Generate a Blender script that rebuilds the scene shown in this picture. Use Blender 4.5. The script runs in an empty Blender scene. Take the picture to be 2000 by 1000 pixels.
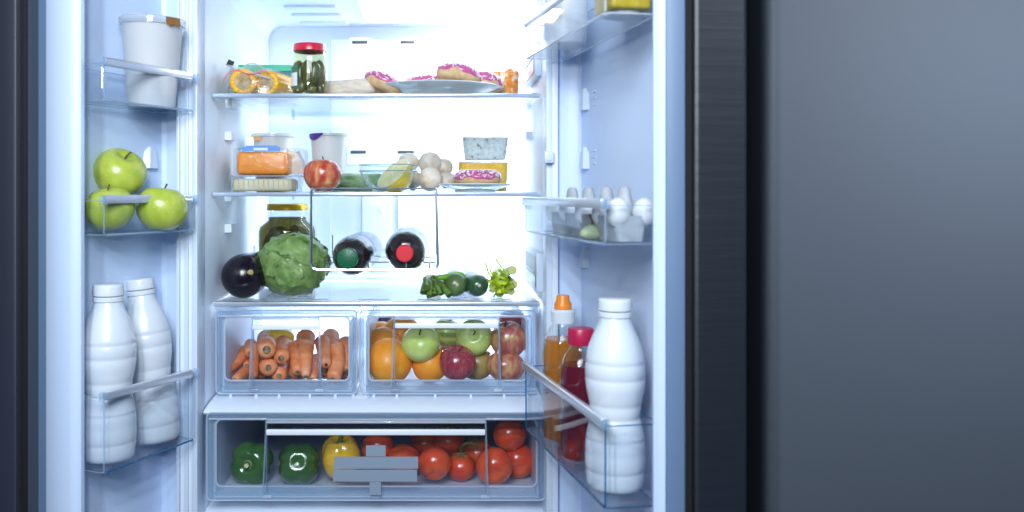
import bpy, bmesh, math, random
from mathutils import Vector, Matrix, Euler, noise
R = random.Random(7)
S = bpy.context.scene
COL = S.collection
PI = math.pi
rad = math.radians

# ------------------------------------------------------------------ camera
F = 1707.0                      # focal length in pixels of the 2000 px wide photo
CZ = 1.30
cam_d = bpy.data.cameras.new('camera')
cam = bpy.data.objects.new('camera', cam_d); COL.objects.link(cam)
cam.location = (0, 0, CZ); cam.rotation_euler = (rad(90), 0, 0)
cam_d.sensor_width = 36.0; cam_d.lens = F / 2000 * 36.0
cam_d.shift_x = 0.072; cam_d.shift_y = -0.061
cam_d.clip_start = 0.05; cam_d.clip_end = 50
cam_d.dof.use_dof = True; cam_d.dof.focus_distance = 1.62; cam_d.dof.aperture_fstop = 3.2
S.camera = cam
# ------------------------------------------------------------------ world, lamps, exposure
W = bpy.data.worlds.new('World'); S.world = W; W.use_nodes = True
bg = W.node_tree.nodes['Background']
bg.inputs['Color'].default_value = (0.32, 0.54, 1.0, 1); bg.inputs['Strength'].default_value = 0.11
S.view_settings.view_transform = 'Standard'; S.view_settings.look = 'None'
S.view_settings.exposure = 0.20; S.view_settings.gamma = 1.0
S.render.engine = 'CYCLES'
S.cycles.max_bounces = 14; S.cycles.transparent_max_bounces = 40
S.cycles.diffuse_bounces = 5; S.cycles.glossy_bounces = 5; S.cycles.transmission_bounces = 10
S.cycles.caustics_reflective = False; S.cycles.caustics_refractive = False
S.cycles.sample_clamp_indirect = 4.0; S.cycles.sample_clamp_direct = 0
try:
    S.cycles.use_denoising = True; S.cycles.denoiser = 'OPENIMAGEDENOISE'
except Exception: pass

def area(name, loc, target, sx, sy, power, color):
    l = bpy.data.lights.new(name, 'AREA'); l.shape = 'RECTANGLE'; l.size = sx; l.size_y = sy
    l.energy = power; l.color = color
    o = bpy.data.objects.new(name, l); COL.objects.link(o); o.location = loc
    d = Vector(target) - Vector(loc)
    o.rotation_euler = d.to_track_quat('-Z', 'Y').to_euler()
    return o
# kitchen light in front of the open fridge, above and behind the camera
area('kitchen_light', (-0.05, -0.35, 2.15), (-0.05, 1.6, 1.05), 1.2, 0.6, 22, (0.76, 0.88, 1.0))
for i in range(2):
    for j in range(3):
        area('kitchen_spot', (-0.35 + i*0.22, 0.1, 1.56 + j*0.24), (-0.1, 1.6, 1.0), 0.06, 0.06, 2.7, (0.9, 0.95, 1.0))
o = area('panel_wash', (0.88, 0.55, 1.95), (0.86, 1.2, 1.40), 0.6, 0.10, 1.9, (0.86, 0.92, 1.0)); o.data.spread = rad(52)  # added wash light that fades the wall panel towards the bottom
# the refrigerator's own lamps; the last is a fill added behind the drawers
LEFT, RIGHT, BACK, CEIL, FLOOR, FRONT = -0.415, 0.192, 2.15, 1.71, 0.735, 1.5
area('ceiling_lamp', (0.02, 1.93, CEIL-0.012), (0.02, 1.93, 1.0), 0.30, 0.16, 2.0, (0.95, 0.98, 1.0))
area('side_lamp', (RIGHT-0.016, 2.02, 1.36), (0.03, 2.15, 1.36), 0.05, 0.62, 4.6, (0.97, 0.99, 1.0))
area('drawer_fill', (-0.1, 2.12, 1.03), (-0.1, 1.5, 1.03), 0.5, 0.06, 3.0, (0.93, 0.97, 1.0))

# ------------------------------------------------------------------ helpers: geometry
def at(px, py, d):
    return Vector(((px-856)*d/F, d, CZ-(py-378)*d/F))
def pr(p, d): return p*d/F

class G:
    def __init__(s): s.v = []; s.f = []; s.m = []
    def add(s, vs, fs, m=0, mx=None):
        b = len(s.v)
        s.v += [tuple(mx @ Vector(v)) if mx is not None else tuple(v) for v in vs]
        for f in fs: s.f.append([b+i for i in f]); s.m.append(m)
        return s
    def box(s, x0, x1, y0, y1, z0, z1, m=0, bev=0, seg=2, mx=None):
        bm = bmesh.new(); bmesh.ops.create_cube(bm, size=1)
        for v in bm.verts:
            v.co = ((x0+x1)/2+v.co.x*(x1-x0), (y0+y1)/2+v.co.y*(y1-y0), (z0+z1)/2+v.co.z*(z1-z0))
        if bev: bmesh.ops.bevel(bm, geom=bm.edges[:], offset=bev, segments=seg, affect='EDGES', profile=0.5)
        bm.verts.ensure_lookup_table()
        s.add([v.co[:] for v in bm.verts], [[v.index for v in f.verts] for f in bm.faces], m, mx); bm.free()
        return s
    def lathe(s, prof, seg=32, m=0, c=(0, 0, 0), fn=None, mx=None):
        vs = []; fs = []; ids = []
        for (r, z) in prof:
            if r < 1e-6:
                ids.append([len(vs)]); vs.append((0, 0, z))
            else:
                ids.append(list(range(len(vs), len(vs)+seg)))
                vs += [(r*math.cos(2*PI*k/seg), r*math.sin(2*PI*k/seg), z) for k in range(seg)]
        for a, b in zip(ids, ids[1:]):
            if len(a) == 1 and len(b) == 1: continue
            for k in range(seg):
                k2 = (k+1) % seg
                if len(a) == 1: fs.append((a[0], b[k2], b[k]))
                elif len(b) == 1: fs.append((a[k], a[k2], b[0]))
                else: fs.append((a[k], a[k2], b[k2], b[k]))
        if fn: vs = [fn(Vector(v)) for v in vs]
        vs = [(v[0]+c[0], v[1]+c[1], v[2]+c[2]) for v in vs]
        return s.add(vs, fs, m, mx)
    def tube(s, pts, r, seg=8, m=0, caps=True, closed=False, mcap=None, mx=None):
        pts = [Vector(p) for p in pts]; n = len(pts)
        rs = r if isinstance(r, (list, tuple)) else [r]*n
        vs = []; fs = []; up = None
        for i, p in enumerate(pts):
            if closed: t = pts[(i+1) % n]-pts[i-1]
            else: t = pts[min(i+1, n-1)]-pts[max(i-1, 0)]
            t.normalize()
            if up is None: up = t.orthogonal().normalized()
            up = up - t*up.dot(t)
            up = up.normalized() if up.length > 1e-6 else t.orthogonal().normalized()
            w = t.cross(up)
            vs += [p+(up*math.cos(2*PI*k/seg)+w*math.sin(2*PI*k/seg))*rs[i] for k in range(seg)]
        for i in range(n if closed else n-1):
            j = (i+1) % n
            for k in range(seg):
                k2 = (k+1) % seg
                fs.append((i*seg+k, i*seg+k2, j*seg+k2, j*seg+k))
        s.add(vs, fs, m, mx)
        if caps and not closed:
            b = len(s.v)-len(vs)
            s.f.append([b+k for k in reversed(range(seg))]); s.m.append(m if mcap is None else mcap)
            s.f.append([b+(n-1)*seg+k for k in range(seg)]); s.m.append(m if mcap is None else mcap)
        return s
    def ball(s, c, r, seg=24, rings=14, m=0, fn=None, mx=None):
        if not isinstance(r, (tuple, list, Vector)): r = (r, r, r)
        prof = [(math.sin(PI*i/rings), -math.cos(PI*i/rings)) for i in range(rings+1)]
        prof[0] = (0, -1); prof[-1] = (0, 1)
        def g(v):
            if fn: v = fn(v)
            return Vector((v.x*r[0], v.y*r[1], v.z*r[2]))
        return s.lathe(prof, seg, m, c, g, mx)
    def prism(s, poly, z0, z1, m=0, mx=None):
        n = len(poly)
        vs = [(x, y, z0) for x, y in poly]+[(x, y, z1) for x, y in poly]
        fs = [(k, (k+1) % n, n+(k+1) % n, n+k) for k in range(n)]
        fs += [tuple(reversed(range(n))), tuple(range(n, 2*n))]
        return s.add(vs, fs, m, mx)
    def shell(s, out, z0, z1, t, m=0, me=1, bs=1.0, floor=True, c=None, edge=0.0):
        """open container: outline OUT at the top, scaled by BS at the bottom; wall thickness T"""
        n = len(out)
        cx, cy = c if c else (sum(p[0] for p in out)/n, sum(p[1] for p in out)/n)
        def ring(sc, ins, z):
            o = []
            for k in range(n):
                a = Vector(out[k-1]); b = Vector(out[k]); d = Vector(out[(k+1) % n])
                tn = (d-a).normalized(); nn = Vector((-tn.y, tn.x))
                p = Vector((cx+(b.x-cx)*sc, cy+(b.y-cy)*sc))+nn*ins
                o.append((p.x, p.y, z))
            return o
        A, B, C_, D = ring(bs, 0, z0), ring(1, 0, z1), ring(1, t, z1), ring(bs, t, z0+t)
        vs = A+B+C_+D
        s.add(vs, [(k, (k+1) % n, n+(k+1) % n, n+k) for k in range(n)], m)
        b = len(s.v)-4*n
        for k in range(n):
            k2 = (k+1) % n
            s.f.append([b+n+k, b+n+k2, b+2*n+k2, b+2*n+k]); s.m.append(me)
            s.f.append([b+2*n+k, b+2*n+k2, b+3*n+k2, b+3*n+k]); s.m.append(m)
        if floor:
            s.f.append([b+k for k in reversed(range(n))]); s.m.append(m)
            s.f.append([b+3*n+k for k in range(n)]); s.m.append(m)
        if edge:
            s.tube([Vector(p) for p in A], edge, 6, me, closed=True)
            s.tube([Vector(p) for p in B], edge, 6, me, closed=True)
        return s

def rrect(x0, x1, y0, y1, r, n=4):
    o = []
    for cx, cy, a in ((x1-r, y0+r, -90), (x1-r, y1-r, 0), (x0+r, y1-r, 90), (x0+r, y0+r, 180)):
        for k in range(n+1):
            t = rad(a+90*k/n); o.append((cx+r*math.cos(t), cy+r*math.sin(t)))
    return o
def circ(r, n=32, cx=0, cy=0): return [(cx+r*math.cos(2*PI*k/n), cy+r*math.sin(2*PI*k/n)) for k in range(n)]
def spline(pts, n=6):
    pts = [Vector(p) for p in pts]; o = []
    for i in range(len(pts)-1):
        p0 = pts[max(i-1, 0)]; p1 = pts[i]; p2 = pts[i+1]; p3 = pts[min(i+2, len(pts)-1)]
        for k in range(n):
            t = k/n
            o.append(0.5*((2*p1)+(p2-p0)*t+(2*p0-5*p1+4*p2-p3)*t*t+(3*p1-p0-3*p2+p3)*t**3))
    return o+[pts[-1]]

def obj(name, g, mats, parent=None, angle=38, loc=None, rot=None):
    me = bpy.data.meshes.new(name)
    me.from_pydata([tuple(v) for v in g.v], [], g.f)
    if not isinstance(mats, (list, tuple)): mats = [mats]
    for m in mats: me.materials.append(m)
    me.polygons.foreach_set('material_index', g.m)
    me.polygons.foreach_set('use_smooth', [True]*len(me.polygons))
    try: me.set_sharp_from_angle(angle=rad(angle))
    except Exception: pass
    me.update()
    o = bpy.data.objects.new(name, me); COL.objects.link(o)
    if parent is not None: o.parent = parent
    if loc is not None: o.location = loc
    if rot is not None: o.rotation_euler = rot
    return o
def tag(o, label=None, cat=None, group=None, kind=None):
    if label: o['label'] = label
    if cat: o['category'] = cat
    if group: o['group'] = group
    if kind: o['kind'] = kind
    return o
def thing(name, label, cat, loc=(0, 0, 0), rot=(0, 0, 0), group=None):
    o = bpy.data.objects.new(name, None); COL.objects.link(o)
    o.location = loc; o.rotation_euler = rot; o.empty_display_size = 0.02
    return tag(o, label, cat, group)

# ------------------------------------------------------------------ helpers: materials
def newmat(name):
    m = bpy.data.materials.new(name); m.use_nodes = True
    nt = m.node_tree; nt.nodes.clear()
    out = nt.nodes.new('ShaderNodeOutputMaterial')
    return m, nt, out
def c4(c): return (c[0], c[1], c[2], 1)
def coords(nt, scale=(1, 1, 1)):
    tc = nt.nodes.new('ShaderNodeTexCoord'); mp = nt.nodes.new('ShaderNodeMapping')
    mp.inputs['Scale'].default_value = scale
    nt.links.new(tc.outputs['Object'], mp.inputs['Vector'])
    oi = nt.nodes.new('ShaderNodeObjectInfo'); ad = nt.nodes.new('ShaderNodeVectorMath'); ad.operation = 'ADD'
    sc = nt.nodes.new('ShaderNodeMath'); sc.operation = 'MULTIPLY'; sc.inputs[1].default_value = 13.0
    nt.links.new(oi.outputs['Random'], sc.inputs[0])
    nt.links.new(mp.outputs['Vector'], ad.inputs[0]); nt.links.new(sc.outputs[0], ad.inputs[1])
    return ad.outputs[0]
def noise_n(nt, vec, scale, detail=3, rough=0.55):
    n = nt.nodes.new('ShaderNodeTexNoise'); n.inputs['Scale'].default_value = scale
    n.inputs['Detail'].default_value = detail; n.inputs['Roughness'].default_value = rough
    nt.links.new(vec, n.inputs['Vector']); return n.outputs['Fac']
def ramp(nt, fac, stops):
    r = nt.nodes.new('ShaderNodeValToRGB'); e = r.color_ramp.elements
    while len(e) < len(stops): e.new(0.5)
    for el, (p, c) in zip(e, stops): el.position = p; el.color = c4(c) if len(c) == 3 else c
    nt.links.new(fac, r.inputs['Fac']); return r.outputs['Color']
def pbr(name, col, rough=0.5, metal=0, coat=0, sss=0, spec=0.5, vary=None, bump=None, trans=0, emit=None, vscale=(1, 1, 1), dots=None, aniso=0):
    m, nt, out = newmat(name)
    b = nt.nodes.new('ShaderNodeBsdfPrincipled')
    b.inputs['Base Color'].default_value = c4(col); b.inputs['Roughness'].default_value = rough
    b.inputs['Metallic'].default_value = metal; b.inputs['Coat Weight'].default_value = coat
    b.inputs['Coat Roughness'].default_value = 0.12
    b.inputs['Specular IOR Level'].default_value = spec
    b.inputs['Anisotropic'].default_value = aniso
    if sss:
        b.inputs['Subsurface Weight'].default_value = sss; b.inputs['Subsurface Radius'].default_value = (0.01, 0.006, 0.004)
        b.inputs['Subsurface Scale'].default_value = 1.0
    b.inputs['Transmission Weight'].default_value = trans
    colout = None
    if vary:
        scale, stops = vary
        if scale < 30: scale *= 5                 # noise scale counts per metre, food is a few centimetres
        v = coords(nt, vscale)
        colout = ramp(nt, noise_n(nt, v, scale, 4), stops)
    if dots:
        dsc, dcol, lim = dots
        v = coords(nt)
        vo = nt.nodes.new('ShaderNodeTexVoronoi'); vo.inputs['Scale'].default_value = dsc
        nt.links.new(v, vo.inputs['Vector'])
        lt = nt.nodes.new('ShaderNodeMath'); lt.operation = 'LESS_THAN'; lt.inputs[1].default_value = lim
        nt.links.new(vo.outputs['Distance'], lt.inputs[0])
        mx = nt.nodes.new('ShaderNodeMix'); mx.data_type = 'RGBA'
        mm = nt.nodes.new('ShaderNodeMath'); mm.operation = 'MULTIPLY'; mm.inputs[1].default_value = 0.6
        nt.links.new(lt.outputs[0], mm.inputs[0]); nt.links.new(mm.outputs[0], mx.inputs[0])
        if colout: nt.links.new(colout, mx.inputs[6])
        else: mx.inputs[6].default_value = c4(col)
        mx.inputs[7].default_value = c4(dcol); colout = mx.outputs[2]
    if colout: nt.links.new(colout, b.inputs['Base Color'])
    if bump:
        sc, st, di = bump[:3]; sc = sc*5 if sc < 30 else sc; bs = bump[3] if len(bump) > 3 else (1, 1, 1)
        v = coords(nt, bs); bn = nt.nodes.new('ShaderNodeBump')
        bn.inputs['Strength'].default_value = st; bn.inputs['Distance'].default_value = di
        nt.links.new(noise_n(nt, v, sc, 4), bn.inputs['Height']); nt.links.new(bn.outputs[0], b.inputs['Normal'])
    if emit:
        b.inputs['Emission Color'].default_value = c4(emit[0]); b.inputs['Emission Strength'].default_value = emit[1]
    nt.links.new(b.outputs[0], out.inputs['Surface'])
    return m
def clear(name, tint=(0.97, 0.985, 1.0), refl=1.0, rough=0.03, body=0.0, bodycol=(0.8, 0.88, 0.97), bump=None, ior=1.45):
    """thin clear plastic or glass: light goes straight through, the surface reflects by angle; BODY is its milkiness"""
    m, nt, out = newmat(name)
    tr = nt.nodes.new('ShaderNodeBsdfTransparent'); tr.inputs['Color'].default_value = c4(tint)
    gl = nt.nodes.new('ShaderNodeBsdfGlossy'); gl.inputs['Roughness'].default_value = rough
    fr = nt.nodes.new('ShaderNodeLayerWeight')                    # Schlick: the same from both sides of a thin wall
    pw = nt.nodes.new('ShaderNodeMath'); pw.operation = 'POWER'; pw.inputs[1].default_value = 4.5
    nt.links.new(fr.outputs['Facing'], pw.inputs[0])
    k = nt.nodes.new('ShaderNodeMath'); k.operation = 'MULTIPLY_ADD'; k.use_clamp = True
    k.inputs[1].default_value = 0.6*refl; k.inputs[2].default_value = 0.035*refl
    nt.links.new(pw.outputs[0], k.inputs[0])
    a = tr.outputs[0]
    if body:
        df = nt.nodes.new('ShaderNodeBsdfDiffuse'); df.inputs['Color'].default_value = c4(bodycol)
        tl = nt.nodes.new('ShaderNodeBsdfTranslucent'); tl.inputs['Color'].default_value = c4(bodycol)
        h = nt.nodes.new('ShaderNodeMixShader'); h.inputs[0].default_value = 0.5
        nt.links.new(df.outputs[0], h.inputs[1]); nt.links.new(tl.outputs[0], h.inputs[2])
        m2 = nt.nodes.new('ShaderNodeMixShader'); m2.inputs[0].default_value = body
        nt.links.new(a, m2.inputs[1]); nt.links.new(h.outputs[0], m2.inputs[2]); a = m2.outputs[0]
    mx = nt.nodes.new('ShaderNodeMixShader')
    nt.links.new(k.outputs[0], mx.inputs[0]); nt.links.new(a, mx.inputs[1]); nt.links.new(gl.outputs[0], mx.inputs[2])
    if bump:
        sc, st, di = bump
        v = coords(nt); bn = nt.nodes.new('ShaderNodeBump')
        bn.inputs['Strength'].default_value = st; bn.inputs['Distance'].default_value = di
        nt.links.new(noise_n(nt, v, sc, 3), bn.inputs['Height'])
        nt.links.new(bn.outputs[0], gl.inputs['Normal']); nt.links.new(bn.outputs[0], fr.inputs['Normal'])
    nt.links.new(mx.outputs[0], out.inputs['Surface'])
    return m
def glow(name, col, st):
    m, nt, out = newmat(name); e = nt.nodes.new('ShaderNodeEmission')
    e.inputs['Color'].default_value = c4(col); e.inputs['Strength'].default_value = st
    nt.links.new(e.outputs[0], out.inputs['Surface']); return m

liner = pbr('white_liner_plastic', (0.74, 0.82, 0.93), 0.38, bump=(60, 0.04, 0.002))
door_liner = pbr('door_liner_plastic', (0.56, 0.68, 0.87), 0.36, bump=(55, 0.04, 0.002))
flange = pbr('door_flange_plastic', (0.66, 0.74, 0.92), 0.45)
frame_grey = pbr('cabinet_frame_grey', (0.30, 0.36, 0.44), 0.4)
frame_pale = pbr('cabinet_frame_pale', (0.62, 0.71, 0.83), 0.35)
rubber = pbr('gasket_rubber', (0.045, 0.065, 0.095), 0.55)
rubber_blue = pbr('gasket_blue_grey', (0.12, 0.19, 0.30), 0.5)
black = pbr('black_gap', (0.01, 0.01, 0.012), 0.7)
steel = pbr('brushed_steel', (0.24, 0.23, 0.28), 0.45, metal=1, bump=(90, 0.10, 0.001, (1, 1, 0.03)))
dark_steel = pbr('dark_brushed_steel', (0.16, 0.165, 0.18), 0.40, metal=1, bump=(90, 0.30, 0.002, (0.05, 0.05, 1)))
panel_steel = pbr('grey_panel', (0.066, 0.078, 0.098), 0.5, metal=0.0, spec=.2, bump=(120, 0.05, 0.0008, (0.02, 0.02, 1)))
alu = pbr('pale_aluminium', (0.72, 0.77, 0.84), 0.28, metal=0.75)
trimmat = pbr('shelf_trim', (0.52, 0.62, 0.76), 0.25, metal=0.5)
chrome = pbr('chrome_wire', (0.72, 0.75, 0.80), 0.22, metal=1)
clear_p = clear('clear_plastic', body=0.003)
clear_b = clear('clear_blue_plastic', tint=(0.92, 0.965, 1.0), body=0.28, bodycol=(0.60, 0.80, 1.0), refl=1.4)
edge_b = clear('plastic_edge_blue', tint=(0.86, 0.94, 1.0), body=0.28, bodycol=(0.74, 0.87, 1.0), refl=2.0, rough=0.08)
edge_w = clear('plastic_edge_white', tint=(0.9, 0.95, 1), body=0.65, bodycol=(0.88, 0.93, 1.0), refl=1.5, rough=0.1)
edge_d = clear('plastic_edge_teal', tint=(0.30, 0.58, 0.78), body=0.25, bodycol=(0.12, 0.36, 0.55), refl=1.6, rough=0.06)
frost = clear('frosted_drawer', tint=(0.92, 0.96, 1), body=0.72, bodycol=(0.88, 0.91, 0.97), refl=0.6, rough=0.25)
glass = clear('clear_glass', tint=(0.96, 0.99, 0.985), refl=1.6, rough=0.01, ior=1.5)
glass_edge = clear('glass_edge', tint=(0.6, 0.75, 0.78), refl=2.2, rough=0.03, body=0.12, bodycol=(0.5, 0.65, 0.7))
shelf_glass = clear('shelf_glass', tint=(0.95, 0.985, 0.99), refl=1.0, rough=0.02, body=0.04, bodycol=(0.8, 0.92, 0.95))
frost_glass = clear('frosted_shelf_glass', tint=(0.93, 0.97, 1), body=0.45, bodycol=(0.78, 0.86, 0.90), refl=1.5, rough=0.08)
film = clear('clear_film', refl=1.0, rough=0.08, body=0.02, bodycol=(0.92, 0.94, 1.0), bump=(70, 0.7, 0.006))
handle_w = pbr('white_handle', (0.80, 0.84, 0.88), 0.3)
white_p = pbr('white_plastic', (0.66, 0.71, 0.76), 0.28, coat=0.3)
tub_w = pbr('tub_plastic', (0.62, 0.64, 0.66), 0.33, sss=0.15)
milk = pbr('milk_bottle_plastic', (0.64, 0.70, 0.76), 0.28, coat=0.3, sss=0.25)

# ------------------------------------------------------------------ the place round the refrigerator
g = G().box(0.4527, 2.6, 1.20, 2.7, -0.2, 3.0, bev=0.012, seg=4)
tag(obj('wall', g, panel_steel), 'smooth grey wall panel beside the open refrigerator door', kind='structure')
g = G().box(-2.6, 2.6, 2.72, 2.8, -0.2, 3.0)
tag(obj('back_wall', g, pbr('gap_shade', (0.04, 0.045, 0.055), 0.8)), 'wall behind the refrigerator, coloured dark for the shaded gap', kind='structure')  # dark backdrop, its colour stands in for shade in the gap

# ------------------------------------------------------------------ refrigerator
fr = thing('refrigerator', 'open two door refrigerator, white inside and filled with food', 'refrigerator', (0, 1.8, 0))
OFF = Vector((0, 1.8, 0))
def part(name, g, mats, parent=None, label=None, kind=None, angle=38):
    """a part of the refrigerator given in world coordinates"""
    if parent is None:
        g.v = [(v[0], v[1]-1.8, v[2]) for v in g.v]; parent = fr
    o = obj(name, g, mats, parent, angle)
    return tag(o, label, kind=kind)
def child(name, g, mats, parent, angle=38):                    # sub-part, parent's mesh already in fridge coordinates
    g.v = [(v[0], v[1]-1.8, v[2]) for v in g.v]
    return obj(name, g, mats, parent, angle)
part('side_liner', G().box(LEFT-0.03, LEFT, FRONT+0.004, BACK+0.05, FLOOR-0.1, CEIL+0.06, bev=0.002), liner)
part('side_liner', G().box(RIGHT, RIGHT+0.012, FRONT+0.004, BACK+0.05, FLOOR-0.1, CEIL+0.06, bev=0.002), liner)
part('back_liner', G().box(LEFT-0.02, RIGHT+0.01, BACK, BACK+0.04, FLOOR-0.1, CEIL+0.05), liner)
ce = part('ceiling_liner', G().box(LEFT-0.02, RIGHT+0.01, FRONT+0.01, BACK+0.03, CEIL, CEIL+0.04), liner)
for k, (px, py) in enumerate(((607, 12), (620, 28), (634, 43))):
    d = (CEIL-CZ)*F/(378-py); x = at(px, py, d).x
    child('ceiling_vent', G().prism(rrect(x-0.058, x+0.058, d-0.014, d+0.014, 0.008), CEIL-0.006, CEIL+0.01), frame_pale, ce)
cv = [(LEFT, CEIL-0.07)]+[(LEFT+0.075*(1-math.cos(t)), CEIL-0.07+0.07*math.sin(t)) for t in [rad(10*k) for k in range(1, 9)]]+[(LEFT+0.075, CEIL)]
def cove(sgn, x0):
    g = G(); n = 9
    P = [(x0+sgn*0.035*(1-math.cos(rad(90*k/n))), CEIL-0.035+0.035*math.sin(rad(90*k/n))) for k in range(n+1)]
    vs = [(x, FRONT+0.02, z) for x, z in P]+[(x, BACK-0.001, z) for x, z in P]
    fs = [(k, k+1, n+2+k, n+1+k) for k in range(n)]
    return g.add(vs, fs)
part('cove_strip', cove(1, LEFT+0.0002), liner)
part('cove_strip', cove(-1, RIGHT-0.0002), liner)
# lamps' covers: the emitting diffusers
part('lamp_cover', G().prism(rrect(-0.17, 0.16, 1.82, 2.05, 0.02), CEIL-0.010, CEIL-0.001), glow('lamp_diffuser', (0.96, 0.98, 1), 0.95))
part('light_strip', G().prism(rrect(RIGHT-0.014, RIGHT-0.001, 1.99, 2.06, 0.006), 1.05, 1.68), glow('strip_diffuser', (0.97, 0.99, 1), 2.2))
# air duct panel on the back wall
DY = 2.10
x0 = at(645, 0, DY).x
slot_dark = pbr('slot_dark', (.05, .06, .075), .6)
dp = part('air_duct_panel', G().box(x0, 0.13, DY, BACK+0.01, 1.10, 1.672, bev=0.006), liner)
for px, py, w in ((703, 83, 30), (796, 83, 28), (700, 297, 30), (793, 297, 32)):
    p = at(px, py, DY); w = pr(w, DY)/2
    child('air_slot', G().box(p.x-w, p.x+w, DY-0.004, DY+0.01, p.z-0.0035, p.z+0.0035, bev=0.001), slot_dark, dp)
    child('slot_frame', G().prism(rrect(p.x-w-0.008, p.x+w+0.008, p.z-0.03, p.z+0.012, 0.004), -0.003, 0.002, mx=Matrix.Translation((0, DY, 0)) @ Matrix.Rotation(rad(90), 4, 'X')), liner, dp)
for px, py in ((748, 265), (748, 412)):
    p = at(px, py, DY)
    child('plug', G().lathe([(0, 0.003), (0.0055, 0.003), (0.007, 0.001), (0.0075, 0)], 20, mx=Matrix.Translation((p.x, DY, p.z)) @ Matrix.Rotation(rad(90), 4, 'X')), liner, dp)
for px in (707, 777):
    p = at(px, 440, DY)
    child('groove', G().box(p.x-0.0012, p.x+0.0012, DY-0.0035, DY+0.004, at(0, 487, DY).z, at(0, 378, DY).z), frame_grey, dp)
child('groove', G().box(at(735, 0, DY).x, at(765, 0, DY).x, DY-0.0035, DY+0.004, at(0, 488, DY).z-0.001, at(0, 488, DY).z+0.001), frame_grey, dp)
z = at(0, 541, 2.02).z
part('rear_ledge', G().box(LEFT+0.10, RIGHT-0.02, 2.03, BACK+0.01, 1.095, z, bev=0.006), liner)
# front frame of the cabinet: stepped strips beside the openings
for a, b, y, m in ((-0.4490, -0.4435, 1.497, frame_pale), (-0.4435, -0.4360, 1.506, frame_grey), (-0.4360, -0.4290, 1.500, frame_pale), (-0.4290, -0.4230, 1.508, frame_grey), (-0.4230, LEFT+0.002, 1.498, frame_pale),
                   (RIGHT-0.006, RIGHT+0.0035, 1.503, frame_pale), (RIGHT+0.0035, 0.2055, 1.498, liner)):
    part('frame_strip', G().box(a, b, y, y+0.05, FLOOR-0.1, CEIL+0.1, bev=0.0012), m)
part('cabinet_side', G().box(-0.475, LEFT-0.031, 1.55, 2.6, FLOOR-0.3, CEIL+0.2), steel)
part('cabinet_side', G().box(RIGHT+0.013, 0.26, 1.55, 2.6, FLOOR-0.3, CEIL+0.2), steel)
part('cabinet_floor', G().box(LEFT-0.02, RIGHT+0.01, 1.505, BACK, FLOOR-0.06, FLOOR+0.002, bev=0.008), liner)
# stepped ledge between the upper drawers and the lower one
prof = [(1.535, 0.912), (1.532, 0.9155), (1.535, 0.9185), (1.60, 0.9265), (1.66, 0.9285), (2.149, 0.9285), (2.149, 0.905), (1.56, 0.905), (1.545, 0.912)]
g = G(); n = len(prof)
vs = [(LEFT+0.003, y, z) for y, z in prof]+[(RIGHT-0.003, y, z) for y, z in prof]
g.add(vs, [(k, n+k, n+(k+1) % n, (k+1) % n) for k in range(n)]+[tuple(range(n)), tuple(reversed(range(n, 2*n)))])
lg = part('drawer_ledge', g, liner)
for px in (450, 500, 545, 605, 655, 690, 730, 775, 850, 920, 985, 1030):
    x = at(px, 0, 1.6).x
    child('rib', G().box(x-0.0025, x+0.0025, 1.60, 1.75, 0.925, 0.932, bev=0.001), frame_pale, lg)
# shelf supports moulded in the side walls
for px, py in ((447, 203), (446, 265), (446, 383), (446, 443)):
    d = 0.415*F/(856-px); z = at(px, py, d).z
    part('shelf_support', G().prism([(LEFT-0.001, d-0.03), (LEFT+0.012, d-0.026), (LEFT+0.012, d+0.02), (LEFT-0.001, d+0.035)], z-0.010, z+0.006), liner)
for px, py in ((1035, 203), (1036, 265), (1036, 400)):
    d = RIGHT*F/(px-856); z = at(px, py, d).z
    g = G().prism([(RIGHT+0.001, d-0.03), (RIGHT-0.011, d-0.02), (RIGHT-0.011, d+0.03), (RIGHT+0.001, d+0.045)], z-0.009, z+0.007)
    part('shelf_support', g, frame_pale)
# control panels on the wall
def panel(px0, px1, py0, py1, cols):
    d0 = RIGHT*F/(px1-856); d1 = RIGHT*F/(px0-856); za = at(px0, py1, (d0+d1)/2).z; zb = at(px0, py0, (d0+d1)/2).z
    o = part('control_panel', G().box(RIGHT-0.012, RIGHT+0.002, d0, d1, za, zb, bev=0.002), frame_pale)
    for k, (f0, f1, m) in enumerate(cols):
        child('display', G().box(RIGHT-0.0135, RIGHT-0.011, d0+0.01, d1-0.008, za+(zb-za)*f0, za+(zb-za)*f1), m, o)
panel(1036, 1057, 104, 160, ((0.12, 0.36, pbr('display_salmon', (0.55, 0.25, 0.20), 0.3)), (0.38, 0.58, pbr('display_brown', (0.30, 0.14, 0.12), 0.3)), (0.64, 0.94, frame_grey)))
panel(1038, 1060, 488, 560, ((0.12, 0.42, pbr('display_green', (0.08, 0.20, 0.18), 0.3)), (0.5, 0.9, frame_grey)))
# thermostat knob plate
p = at(487, 492, 1.97)
kp = part('thermostat_plate', G().prism(rrect(-0.017, 0.017, -0.030, 0.018, 0.012, 6), -0.004, 0.008, mx=Matrix.Translation(p) @ Matrix.Rotation(rad(90), 4, 'X')), liner)
for dx, dz, l, a in ((-0.009, 0.009, 0.002, 0), (-0.008, 0.0015, 0.009, -8), (0.009, 0.000, 0.007, 12), (-0.008, -0.007, 0.010, 28), (-0.007, -0.014, 0.008, 50)):
    child('mark', G().box(-l/2, l/2, -0.0095, -0.0075, -0.0011, 0.0011, mx=Matrix.Translation((p.x+dx, p.y, p.z+dz)) @ Matrix.Rotation(rad(-a), 4, 'Y')), black, kp)
# little clip on the frame
p = at(1072, 307, 1.49)
part('frame_clip', G().box(p.x-0.008, p.x+0.008, 1.485, 1.50, p.z-0.010, p.z+0.010, bev=0.002).box(p.x-0.003, p.x+0.002, 1.482, 1.486, p.z-0.006, p.z+0.006), frame_pale)

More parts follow.
